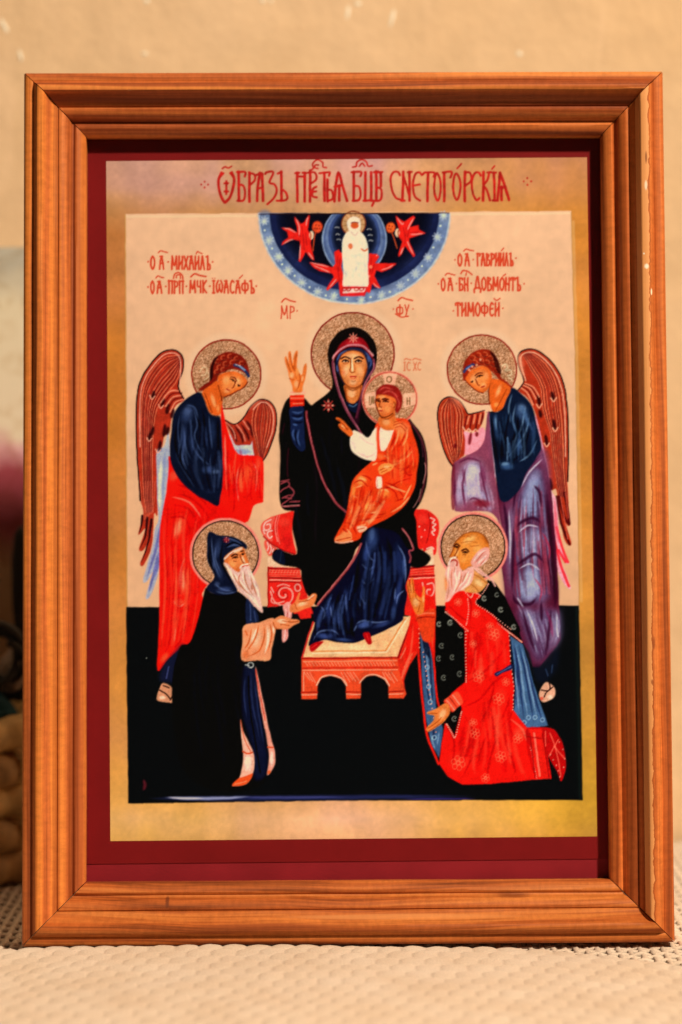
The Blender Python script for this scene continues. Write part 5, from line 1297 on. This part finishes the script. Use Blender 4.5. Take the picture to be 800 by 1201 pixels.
for st in ('244,170 230,260 262,340 300,410', '170,180 172,280 210,360', '250,200 300,170 360,196'): mk.S('05070e', 1.8, st, alpha=.85, taper=2)
rosette(mk, 262, 156, 16, '7a2030')
mk.P('1a2448', '372,480 424,540 440,600 420,612 372,620', alpha=.9); mk.S('3c4e84', 1.3, '392,510 396,600', alpha=.7); mk.S('3c4e84', 1.2, '416,550 424,606', alpha=.6)
mk.P('c87038', '250,252 276,228 312,208 352,196 366,230 382,270 384,296 360,310 340,330 300,336 270,310 254,284')
mk.P('e0985a', '266,266 300,230 346,212 366,256 368,290 330,306 290,312', feather=4, alpha=.8); mk.B('f0c08c', 320, 220, 40, 10, -.4, .85, .3); mk.B('f0b87c', 350, 268, 14, 24, -.3, .8, .3); mk.B('e8a060', 300, 290, 26, 20, .3, .7, .3); mk.S('e6d0c0', 2.0, '252,262 290,226 346,202', alpha=.8)
mk.S('38140c', 1.4, '290,248 308,236 322,240'); mk.S('38140c', 1.3, '340,220 354,216'); mk.S('2a0c08', 1.3, '296,258 312,250 324,254'); mk.S('2a0c08', 1.2, '346,236 358,234'); mk.S('8a3c1a', 1.2, '336,240 350,276 362,282'); mk.dots('1a0806', 5, '310,254 352,236'); mk.S('7c3014', .9, '300,274 316,276', alpha=.7); mk.S('7c3014', .8, '280,240 300,224', alpha=.6)
mk.P('dcb2a2', '248,286 268,288 290,312 330,336 344,306 372,296 390,306 400,340 430,394 446,440 452,500 464,556 436,542 384,484 326,432 296,378 272,326')
for st in ('262,296 296,350 340,410 420,500 450,540', '350,320 360,380 400,450 440,520', '376,310 400,380 430,430 448,500', '300,340 340,390 390,450', '256,290 280,330 310,390', '390,320 420,390'): mk.S('f6e4d8', 1.5, st, alpha=.85, taper=2)
for st in ('290,330 330,400 400,470', '360,330 372,400 420,480', '340,340 330,380 360,430', '392,350 410,410 430,470', '400,400 404,440'): mk.S('a8603c', 1.2, st, alpha=.75, taper=2)
mk.S('b03428', 1.6, '352,304 366,296 378,298'); mk.S('f2dccb', 1.6, '336,312 350,296 380,290', alpha=.9)
mk.B('6a2c12', 308, 252, 18, 10, -.2, .5, .2); mk.B('6a2c12', 352, 232, 12, 9, -.3, .5, .2); mk.E('140604', 312, 254, 5, 5); mk.E('140604', 353, 235, 4.5, 4.5); mk.S('4a1c0c', 1.4, '288,246 306,234 324,240'); mk.S('f2d8b8', 1.0, '350,250 364,282', alpha=.7)
# sleeve, hands, handkerchief
mk.P('e2a070', '356,632 440,612 520,588 534,640 524,700 512,760 500,820 430,822 346,820 350,720')
mk.B('f4cba4', 420, 700, 40, 60, .3, .85, .2); mk.B('f4c8a0', 496, 690, 18, 70, .1, .85, .2); mk.B('d87a44', 370, 790, 26, 30, 0, .7, .2)
for st in ('440,620 420,700 370,780', '470,620 470,700 440,770 380,800', '500,610 510,680 490,780', '360,650 380,690', '400,640 386,720 360,760'): mk.S('bc5a24', 1.4, st, alpha=.75, taper=2)
for st in ('430,640 400,720', '486,620 490,720 470,790', '520,610 522,680'): mk.S('fae0c4', 1.3, st, alpha=.75, taper=2)
mk.P('e2988c', '574,524 600,498 622,520 624,580 604,640 600,700 572,722 568,650 584,590')
for st in ('590,540 590,620 580,710', '606,520 612,580'): mk.S('f4c4b8', 1.2, st, alpha=.8); mk.S('b0504a', .8, '598,560 594,660', alpha=.7)
mk.P('d88850', '612,552 614,520 640,500 660,448 668,452 664,488 700,482 740,452 760,458 758,480 736,520 690,540 650,556')
mk.B('f4c492', 680, 512, 40, 14, -.3, .85, .3); mk.S('a04a1c', .9, '664,500 700,494 748,464', alpha=.8); mk.S('a04a1c', .9, '640,510 650,540', alpha=.6); mk.S('f8d8b4', 1.2, '712,484 744,462', alpha=.8)
mk.P('dc9460', '516,610 540,584 572,574 620,592 660,598 664,614 630,630 600,650 548,648 524,640')
mk.B('f6cfa6', 570, 606, 34, 16, .1, .85, .3); mk.S('a04a1c', .9, '570,604 620,610 660,606', alpha=.8); mk.S('a04a1c', .9, '560,622 610,630', alpha=.7); mk.S('a04a1c', 1.0, '520,612 530,640 548,650', alpha=.8)
# lower robe
mk.view(150, 690, 4.444)
mk.P('141a3a', '602,420 650,412 668,440 690,620 720,820 726,960 660,1000 650,860 620,740 596,640', alpha=.85, feather=3)
for st in ('612,460 606,560 620,680', '640,430 650,600 690,800', '660,470 680,640 710,820'): mk.S('2e3a70', 1.4, st, alpha=.6, taper=2)
mk.S('05060a', 2, '628,460 636,620 664,800 690,960', alpha=.8)
mk.ring('b8b6ae', 640, 400, 14, 13, 1.1, alpha=.9); mk.S('b8b6ae', 1.1, '614,400 632,402', alpha=.9)
mk.P('eeb498', '586,680 600,740 628,800 654,856 660,910 650,966 618,1020 544,1030 580,990 596,930 602,866 592,780')
mk.B('f6dccb', 626, 910, 24, 50, 0, .9, .3); mk.P('dc5a2a', '544,1030 576,992 612,980 652,966 618,1020', alpha=.95); mk.S('c85a34', 1.8, '600,850 624,862 648,856'); mk.S('f4a070', 1.0, '560,1022 620,1006', alpha=.8); mk.S('c05030', 1.0, '588,690 606,780 640,850', alpha=.7)
mk.P('e6a088', '664,420 672,430 692,520 716,640 746,780 766,850 766,920 726,976 736,900 734,850 716,740 688,600')
mk.B('f4d8c4', 750, 890, 12, 46, 0, .9, .3); mk.S('c23a2c', 1.0, '666,424 690,560 716,690', alpha=.8); mk.S('c85a34', 1.6, '730,826 756,830'); mk.B('dc6a34', 736, 958, 10, 14, .5, .9, .3)
mk.build(sheet)

# ---- kneeling elder in red ------------------------------------------
el = Ink('printed_elder', 'bald bearded elder kneeling in a red robe and black cape', after=[ar, mo])
halo(el, 554.8, 641.6, 37.6, '2e2018', glow='f0806c', pink='f08c7c')
el.view(480, 700, 4)
el.P('0a0b0d', '118,60 150,52 200,80 264,150 270,400 230,520 226,664 176,600 140,520 118,300', smooth=False)
# right-hand cape and blue lining
el.P('0a0b0d', '300,14 340,-60 372,-80 420,-40 452,0 490,90 532,212 470,172 400,110', smooth=False)
el.P('3f6490', '468,180 532,222 560,310 582,400 612,490 652,606 552,614 486,534 492,440 488,330', smooth=False)
for st in ('486,210 510,320 520,420 540,590', '512,220 540,330 560,440 586,600', '540,260 560,350 590,470 630,600', '500,240 508,380 500,520'): el.S('1c2c5c', 2.2, st, alpha=.85, taper=2)
for st in ('498,220 522,330 536,440 560,590', '528,240 552,340 574,450 606,598', '496,340 506,440 514,540'): el.S('7c9cc0', 1.7, st, alpha=.75, taper=2)
for x in (510, 540, 560, 590, 625): el.ring('8fb0cc', x, 590 - (x % 3) * 12, 9, 9, 1.0, alpha=.7)
el.S('10182e', 1.8, '470,182 490,330 494,440 488,530')
# left lining
el.P('375a86', '50,140 76,180 102,240 120,400 126,520 158,620 152,680 140,756 104,690 76,560 58,360', smooth=False)
for st in ('66,200 80,360 96,520', '96,250 104,400 110,500', '110,600 120,680'): el.S('16244e', 1.8, st, alpha=.8, taper=2)
for st in ('78,230 90,380 104,500', '100,640 122,720', '140,630 132,700'): el.S('789abf', 1.6, st, alpha=.75, taper=2)
for p in ((98, 494), (92, 420), (84, 330), (78, 250), (118, 660)): el.ring('8fb0cc', p[0], p[1], 9, 10, 1.1, alpha=.8)
el.P('10162c', '50,140 72,176 96,226 100,300 70,260', smooth=False, alpha=.85)
# upper sleeve and red edging
el.P('d6281f', '-20,310 4,270 36,250 46,140 74,180 104,250 120,300 124,60 110,0 60,-20 20,20 -10,180', smooth=False)
for st in ('60,20 52,90 100,230', '96,40 104,140 112,260', '20,120 10,240 -8,300'): el.S('f0664a', 1.7, st, alpha=.7, taper=2)
el.S('d0281f', 2.6, '46,140 42,240 52,380 66,520 84,650 138,784'); el.S('d0281f', 2.2, '104,240 118,330 130,470 148,540')
el.dots('f2a484', 3.4, [(46 + 0.16 * (y - 140) * (1 if y > 250 else .1), y) for y in range(150, 640, 22)])
# red robe
el.P('dd241e', '166,60 182,40 240,10 310,18 360,70 420,120 468,165 474,300 492,420 486,530 552,612 622,620 640,720 666,852 560,860 380,878 250,882 180,842 140,782 150,700 168,590 216,662 250,540 240,500 200,540 166,500 200,450 262,400 268,260 262,150', smooth=False)
for x, y, rx, ry, rot, c, al in ((400, 160, 40, 70, -.3, 'ec4030', .8), (320, 360, 60, 30, -.6, 'ec4232', .8), (430, 470, 36, 60, 0, 'e83a2c', .8), (240, 770, 70, 50, 0, 'e83c2e', .7), (440, 740, 60, 60, 0, 'e83a2c', .7), (300, 100, 24, 90, 0, 'e5352a', .8), (520, 640, 40, 40, .3, 'ee5a42', .7), (230, 90, 36, 30, .4, 'ee5540', .7)):
    el.B(c, x, y, rx, ry, rot, al, .2)
for st in ('262,400 340,360 420,280 470,200', '250,520 330,480 400,400 470,360', '250,540 300,640 290,760 240,860', '480,440 440,560 360,660 320,780', '486,530 470,600 500,680', '470,560 420,640 380,760 360,870', '170,600 210,680 200,800', '290,60 280,160 270,300', '330,80 310,240 280,380', '552,614 560,720 590,850', '400,400 380,500 330,600'): el.S('a00f14', 2.2, st, alpha=.6, taper=2)
for st in ('470,570 530,620 550,680', '580,640 610,840', '600,640 630,840'): el.S('f47a5e', 1.8, st, alpha=.7, taper=2)
el.folds('280,80 280,250 260,420', '440,130 460,280 460,400', 16, ('ee4a36', 'f06a4c'), ('a80f14', 'b81418'), 1.8, 4.5, .45)
el.folds('260,520 230,680 190,820', '470,420 500,640 560,850', 30, ('ee4a36', 'f06a4c', 'ea3c2c'), ('a80f14', 'b81418', '980c12'), 2, 5.5, .5)
def brocade(k, x, y, r):
    for q in range(6):
        a = q * math.pi / 3 + .3
        k.ring('f0805c', x + math.cos(a) * r * .62, y + math.sin(a) * r * .62, r * .3, r * .34, .6, alpha=.55)
    k.ring('f49a70', x, y, r * .24, r * .24, .7, alpha=.6)
for p in ((396, 175, 30), (326, 375, 30), (420, 480, 30), (230, 780, 36), (430, 750, 28), (308, 640, 26), (510, 665, 24), (358, 850, 22), (300, 590, 20), (336, 60, 20), (454, 400, 20), (300, 220, 18)): brocade(el, *p)
for st in ('182,66 262,150 268,400', '316,36 400,110 470,168 528,212', '558,620 576,740 600,852', '640,700 664,850', '176,598 214,660 248,530'): el.S('b81418', 2.0, st, smooth=False, alpha=.9)
for st in ('182,66 225,110 262,150 264,240 266,330 266,400', '316,36 356,72 400,110 440,144 470,168 500,190 528,212', '558,620 566,680 576,740 588,800 600,852', '176,598 196,630 214,660 232,600 246,540', '470,170 476,300 490,420 486,530'):
    q = Ink.spline(Ink.pts(st), False, 6); el.dots('f4b296', 3.2, q)
# sash, boot
el.P('1c2250', '400,360 440,340 480,316 484,338 440,356 412,374'); el.S('5a68a4', 1.2, '412,364 476,328', alpha=.7)
el.P('b0161a', '552,618 664,616 700,650 724,700 736,790 726,840 712,866 694,820 654,752 636,690 630,740 566,700', smooth=True)
for st in ('660,640 690,720 712,840', '700,670 656,748', '640,630 640,700', '680,700 730,760'): el.S('f07a60', 1.1, st, alpha=.7)
el.dots('f4a488', 3.2, '664,740 676,764 690,790 700,816 708,844 724,800 730,760 722,716 704,682')
el.P('d42a22', '560,620 622,620 664,852 600,856 576,740', smooth=False, alpha=.95); el.S('f6967a', 2.2, '586,640 612,840', alpha=.7); el.S('8c0f14', 1.4, '566,640 590,850', alpha=.8); el.S('8c0f14', 1.4, '626,640 656,846', alpha=.8); el.S('8c0f14', 1.4, '552,656 620,664', alpha=.7)
# collar, cape medallions
el.view(470, 590, 5.333)
el.P('0a0b0d', '544,498 590,500 640,580 700,690 748,800 690,790 600,730 470,624')
el.P('d9241e', '278,640 300,600 330,560 400,548 480,560 500,590 470,626 600,722 560,800 420,800 330,720', smooth=True)
for st in ('300,640 360,700 420,740', '420,560 440,640 430,760', '480,640 560,700 640,780'): el.S('a00f14', 1.6, st, alpha=.6, taper=2)
for x, y in ((470, 690), (360, 620), (560, 770)): brocade(el, x, y, 26)
for st in ('280,680 320,712 372,756 420,800', '548,506 520,556 470,622 540,676 610,730 690,790', '420,600 424,680 410,760', '400,548 440,590 460,560 500,580'):
    q = Ink.spline(Ink.pts(st), False, 6); el.dots('f4a890', 4.2, q)
for x, y in ((524, 598), (626, 668), (708, 776), (240, 758), (312, 746), (602, 574)): el.ring('9a9688', x, y, 11, 12, 1.0, .4, 5.4, alpha=.7)
el.view(480, 700, 4)
for x, y in ((140, 128), (192, 122), (240, 180), (152, 230), (138, 290), (202, 284), (163, 380), (236, 362), (212, 572), (428, 60), (490, 142), (352, 8)): el.ring('8c897c', x, y, 10, 11, 1.0, .8, 5.6, alpha=.7); el.dots('8f8a78', 3, [(x + 3, y - 2)])
# neck and head
el.view(470, 590, 5.333)
el.P('d09a58', '440,420 470,430 540,486 532,520 490,560 430,560 400,540'); el.B('f0cf94', 490, 500, 40, 22, .6, .8, .3)
for st in ('450,440 500,470 540,500', '430,500 470,530 490,556'): el.S('a0602a', 1.1, st, alpha=.7)
for st in ('456,400 500,440 560,470 592,520', '470,396 520,440 580,480'): el.S('efb4a4', 1.8, st, alpha=.9)
el.P('cc8238', '304,336 318,306 332,262 356,228 400,194 460,180 516,200 548,250 556,310 534,350 480,388 430,396 390,420 352,380 320,340')
el.P('e0a050', '340,300 366,246 420,210 480,212 520,260 510,320 450,360 400,370 360,340', feather=6, alpha=.8); el.B('f2c478', 430, 230, 56, 24, -.5, .85, .3); el.B('f0b868', 480, 290, 34, 40, 0, .7, .3); el.B('f2c07a', 350, 310, 14, 30, .3, .8, .3); el.B('e8a458', 390, 356, 20, 24, 0, .7, .3); el.B('9a5420', 530, 230, 20, 40, -.6, .5, .2)
for st in ('350,236 400,206 440,214', '380,250 440,240 480,250', '440,270 490,266'): el.S('a05a24', 1.0, st, alpha=.6)
el.P('dfa392', '438,372 460,330 496,292 536,276 556,290 552,340 524,372 488,400 456,398'); 
for st in ('450,372 490,320 540,290', '470,386 510,350 546,320', '500,390 540,350'): el.S('f4d2c6', 1.3, st, alpha=.8, taper=2)
for st in ('460,380 500,330 530,300', '490,392 530,350'): el.S('b05a4a', 1.0, st, alpha=.7, taper=2)
el.S('34120a', 1.5, '334,268 352,256 368,266'); el.S('34120a', 1.5, '384,296 408,288 424,302'); el.S('240a06', 1.4, '338,276 354,272 364,280'); el.S('240a06', 1.4, '388,308 406,304 416,312'); el.dots('140604', 6, '352,276 402,309'); el.S('8a4418', 1.2, '366,274 348,310 338,330 352,340'); el.S('8a4418', .9, '390,322 408,324', alpha=.7); el.S('8a4418', 1.0, '304,338 322,306 338,262', alpha=.8)
el.P('e4ab9a', '296,384 310,356 340,342 362,360 372,400 390,424 452,396 456,450 440,500 390,540 340,566 308,610 288,618 278,600 292,500 276,450')
for st in ('310,370 296,440 302,520 288,600', '350,360 340,430 350,500 320,580', '430,420 400,480 350,540', '446,430 420,500 370,550', '370,420 360,490'): el.S('f8e2da', 1.5, st, alpha=.85, taper=2)
for st in ('326,400 316,470 322,540', '380,430 372,500 336,560', '410,430 380,510', '300,450 300,540 286,610', '342,390 334,440'): el.S('b86a4a', 1.2, st, alpha=.7, taper=2)
el.S('a83a2c', 1.8, '306,366 330,354 352,366 350,390'); el.S('f6dcd0', 1.6, '300,380 316,346 344,340', alpha=.9); el.P('d88a52', '276,452 292,500 284,560 274,520', alpha=.8, feather=2)
el.B('6a3010', 352, 276, 16, 10, .2, .5, .2); el.B('6a3010', 403, 308, 18, 11, .2, .5, .2); el.E('140604', 352, 277, 5, 5); el.E('140604', 403, 310, 5.5, 5.5); el.S('4a1e0a', 1.5, '330,270 352,256 370,268'); el.S('4a1e0a', 1.5, '382,298 408,287 426,304'); el.S('7a3c14', 1.2, '332,262 356,228 400,194 460,180 516,200 548,250', alpha=.6)
# raised hand and its sleeve
el.P('d04a28', '92,690 150,676 216,664 214,760 200,860 140,860 110,760', smooth=True, alpha=.95); el.S('f0805c', 1.8, '110,700 160,690 206,690', alpha=.8); el.S('8c1410', 1.2, '108,720 160,712 210,714', alpha=.8)
el.P('d8843e', '40,500 48,480 58,520 62,476 76,470 84,520 92,556 110,580 130,590 136,540 140,516 150,530 152,580 148,640 140,690 100,694 70,640 44,560')
el.B('f4c282', 96, 620, 26, 36, 0, .85, .3); el.B('f0b068', 66, 540, 12, 40, 0, .7, .3); el.B('f4c282', 142, 600, 8, 30, 0, .7, .3)
for st in ('54,490 66,560', '72,480 84,560', '92,560 100,600 130,620', '118,640 110,680', '44,520 60,600'): el.S('9c4a18', .9, st, alpha=.75)
# lower hand
el.view(480, 700, 4)
el.P('e8583c', '162,492 190,466 222,444 240,460 252,498 226,520 200,540'); el.S('f8a284', 1.5, '176,486 212,530', alpha=.8); el.S('f8a284', 1.4, '204,462 236,504', alpha=.8); el.S('9a1a14', 1.0, '190,474 224,518', alpha=.8); el.S('9a1a14', 1.0, '166,494 200,540', alpha=.8)
el.P('dc8a48', '82,548 90,538 130,524 166,500 186,508 192,540 176,570 150,598 96,632 82,628 80,616 110,584 118,560 92,552')
el.B('f6c68c', 156, 550, 18, 30, .5, .85, .3); el.S('9c4a18', .9, '86,618 128,590 150,566', alpha=.8); el.S('9c4a18', .9, '94,628 140,600 160,580', alpha=.7); el.S('9c4a18', .9, '92,548 130,546', alpha=.8)
el.build(sheet)

for k_ in (an, ar, mo, ch, mk, el, th): mottle(k_, .03, 5); mottle(k_, .035, 1.5)
mottle(hv, .04, 3); mottle(tt, .05, 3)
punch([k_.id for k_ in (an, ar, mo, ch, mk, el)], 1.10, 1.14)
punch([th.id, hv.id], 1.06, 1.08)
build_print(sheet, CORNERS)


# ------------------------------------------------------------------ things behind the frame (out of focus, one strip of them shows)
def lathe_like(name, rings, mat, parent=None, sides=40, smooth=True):
    """rings: list of functions/radii (r, z); closed surface of revolution"""
    V, Fc = [], []
    for (r, z) in rings:
        for k in range(sides):
            a = k / sides * math.tau
            V.append((math.cos(a) * r, math.sin(a) * r, z))
    n = len(rings)
    for i in range(n - 1):
        for k in range(sides):
            t = (k + 1) % sides
            Fc.append((i * sides + k, i * sides + t, (i + 1) * sides + t, (i + 1) * sides + k))
    Fc.append(tuple(reversed(range(sides)))); Fc.append(tuple((n - 1) * sides + k for k in range(sides)))
    return link(name, mesh_from(name, V, Fc, smooth), mat, parent)
def tube(name, pts, r, mat, parent=None, sides=8, closed=False, rfun=None):
    V, Fc = [], []
    n = len(pts)
    for k, p in enumerate(pts):
        a = pts[(k + 1) % n] if closed else pts[min(n - 1, k + 1)]
        b = pts[k - 1] if closed else pts[max(0, k - 1)]
        d = (a - b).normalized()
        s1 = d.cross(Vector((.13, .31, .94))); s1.normalize()
        s2 = d.cross(s1)
        rr = r * (rfun(k / n) if rfun else 1)
        for s in range(sides):
            t = s / sides * math.tau
            V.append(p + s1 * math.cos(t) * rr + s2 * math.sin(t) * rr)
    for k in range(n if closed else n - 1):
        for s in range(sides):
            t = (s + 1) % sides; k2 = (k + 1) % n
            Fc.append((k * sides + s, k * sides + t, k2 * sides + t, k2 * sides + s))
    if not closed:
        Fc.append(tuple(reversed(range(sides)))); Fc.append(tuple((n - 1) * sides + s for s in range(sides)))
    return link(name, mesh_from(name, V, Fc, True), mat, parent)

# printed card leaning flat against the wall
def card_mat():
    m, nt, b = newmat('printed_card')
    tc = N(nt, 'ShaderNodeTexCoord')
    sp_ = N(nt, 'ShaderNodeSeparateXYZ'); nt.links.new(tc.outputs['Object'], sp_.inputs[0])
    n1 = N(nt, 'ShaderNodeTexNoise', i_Scale=45.0, i_Detail=3.0); nt.links.new(tc.outputs['Object'], n1.inputs['Vector'])
    zz = mathn(nt, 'ADD', mathn(nt, 'DIVIDE', sp_.outputs[2], .285), mathn(nt, 'MULTIPLY', mathn(nt, 'SUBTRACT', n1.outputs[0], .5), .10))
    rp = ramp(nt, zz, [(0, rgb('b88858')), (.46, rgb('c08c58')), (.54, rgb('9c3a3c')), (.62, rgb('98383c')), (.665, rgb('d89488')), (.70, rgb('e6c498')), (.90, rgb('e2c496')), (.95, rgb('b8a484')), (.985, rgb('bca888'))])
    n2 = N(nt, 'ShaderNodeTexNoise', i_Scale=70.0, i_Detail=2.0, i_Distortion=1.2); nt.links.new(tc.outputs['Object'], n2.inputs['Vector'])
    r2 = ramp(nt, n2.outputs[0], [(.36, (.86, .80, .72)), (.50, (1, 1, 1))])
    nt.links.new(mixc(nt, 1.0, rp.outputs[0], r2.outputs[0], 'MULTIPLY'), b.inputs['Base Color'])
    b.inputs['Roughness'].default_value = .5
    return m
ct = at_depth(10, 289, WALL_Y - .012)
card = bpy.data.objects.new('greeting_card', None); COL.objects.link(card)
card.location = (-.205, WALL_Y - .0135, .0022)
card.rotation_euler = (R(-1.6), 0, 0)
tag(card, 'pale card printed with a red flower, leaning on the wall behind the basket', 'card')
hc = ct.z - .0022
box('front_leaf', -.085, .085, -.0006, .0004, 0, hc, card_mat(), card)
bl = box('back_leaf', -.085, .085, -.0004, .0004, 0, hc, simple('card_white', 'd8c4a0', .6, .04, 60), card)
bl.location = (0, .0014, 0)

# wicker basket
bk = bpy.data.objects.new('wicker_basket', None); COL.objects.link(bk)
BKX, BKY = -.192, .143
bk.location = (BKX, BKY, .0022)
tag(bk, 'round brown wicker basket of thick coils beside the frame', 'basket')
wick = simple('wicker', 'd09850', .6, .35, 90, .6)
wick2 = simple('wicker_dark', 'b07a40', .65, .35, 90, .6)
BR, CR = .056, .0078
lathe_like('bottom', [(.0, .0008), (BR - .004, .0008), (BR - .004, .004), (0, .004)], wick2, bk)
rows = 5
for q in range(rows):
    zc = CR + q * CR * 1.86
    pts = [Vector((math.cos(a) * (BR + .0016 * math.sin(a * 11 + q * math.pi)), math.sin(a) * (BR + .0016 * math.sin(a * 11 + q * math.pi)), zc + .0006 * math.sin(a * 7 + q))) for a in [i / 120 * math.tau for i in range(120)]]
    tube('coil', pts, CR, wick if q in (4, 2) else wick2, bk, 10, True, lambda f: 1 + .07 * math.sin(f * math.tau * 22))
for q in range(22):
    a = q / 22 * math.tau
    pts = [Vector((math.cos(a) * (BR + (CR + .0008) * (1 if (q + int(t * 4.99)) % 2 else -.2)), math.sin(a) * (BR + (CR + .0008) * (1 if (q + int(t * 4.99)) % 2 else -.2)), .004 + t * .068)) for t in [i / 20 for i in range(21)]]
    tube('rib', pts, .0021, wick, bk, 6)
rim_z = .0022 + CR + (rows - 1) * CR * 1.86 + CR

# ball of teal yarn lying in the basket
yb = bpy.data.objects.new('yarn_ball', None); COL.objects.link(yb)
yb.location = (BKX + .028, BKY - .004, rim_z - .011)
tag(yb, 'ball of dark teal yarn lying in the wicker basket', 'yarn')
yarn = simple('teal_yarn', '1c4444', .95, .3, 300, .5)
lathe_like('core', [(.0, -.0195)] + [(.0195 * math.sin(t), -.0195 * math.cos(t)) for t in [i / 14 * math.pi for i in range(1, 14)]] + [(0, .0195)], yarn, yb)
random.seed(3)
for q in range(26):
    ax = Vector((random.gauss(0, 1), random.gauss(0, 1), random.gauss(0, 1))).normalized()
    u_ = ax.orthogonal().normalized(); v_ = ax.cross(u_)
    off = random.uniform(-.012, .012)
    rr = math.sqrt(.0203 ** 2 - off ** 2)
    tube('yarn_turn', [ax * off + (u_ * math.cos(t) + v_ * math.sin(t)) * rr for t in [i / 36 * math.tau for i in range(36)]], .0015, yarn, yb, 5, True)

# coil of black cord on top of the yarn, a beige pouch and a black brush standing in the basket
cord_mat = simple('black_cord', '0d0b0a', .5, .2, 100)
cz = yb.location.z + .0195
cpts = []
for i in range(150):
    t = i / 149
    a = t * math.tau * 3.2
    cpts.append(Vector((-.1525 + .0105 * math.cos(a) + .004 * math.sin(t * 9), BKY - .006 + .008 * math.sin(a * .5), cz + .0135 + .013 * math.sin(a) + .004 * math.sin(t * 5))))
o = tube('black_cord', cpts, .0019, cord_mat, None, 7)
tag(o, 'loose loops of black cord piled on the teal yarn', 'cord')
V, Fc = [], []
pm = bmesh.new()
bmesh.ops.create_icosphere(pm, subdivisions=4, radius=1)
for v in pm.verts:
    c = v.co
    n = mnoise.noise(c * 2.3) * .18
    pinch = 1 - .5 * max(0, c.z) ** 2
    v.co = Vector((c.x * .0075 * (1 + n) * pinch, c.y * .0075 * (1 + n) * pinch, c.z * .011 * (1 + n * .4)))
me = bpy.data.meshes.new('cloth_pouch'); pm.to_mesh(me); pm.free()
me.polygons.foreach_set('use_smooth', [True] * len(me.polygons))
o = link('cloth_pouch', me, simple('beige_cloth', 'b08a68', .9, .2, 120, .4))
o.location = (-.1475, BKY + .010, cz + .007)
tag(o, 'small beige cloth pouch wedged in the basket behind the black cord', 'pouch')
br = bpy.data.objects.new('hair_brush', None); COL.objects.link(br)
br.location = (-.1485, BKY + .034, .0065)
br.rotation_euler = (R(3), R(1), 0)
tag(br, 'black brush standing upright in the basket in front of the card', 'brush')
lathe_like('handle', [(0, 0), (.0018, .001), (.0026, .03), (.0022, .07), (.0020, .10), (.0, .104)], cord_mat, br, 20)
lathe_like('head', [(0, .098), (.0026, .100), (.0040, .112), (.0044, .134), (.003, .146), (0, .150)], simple('brush_head', '1a1512', .7, .3, 200), br, 20)
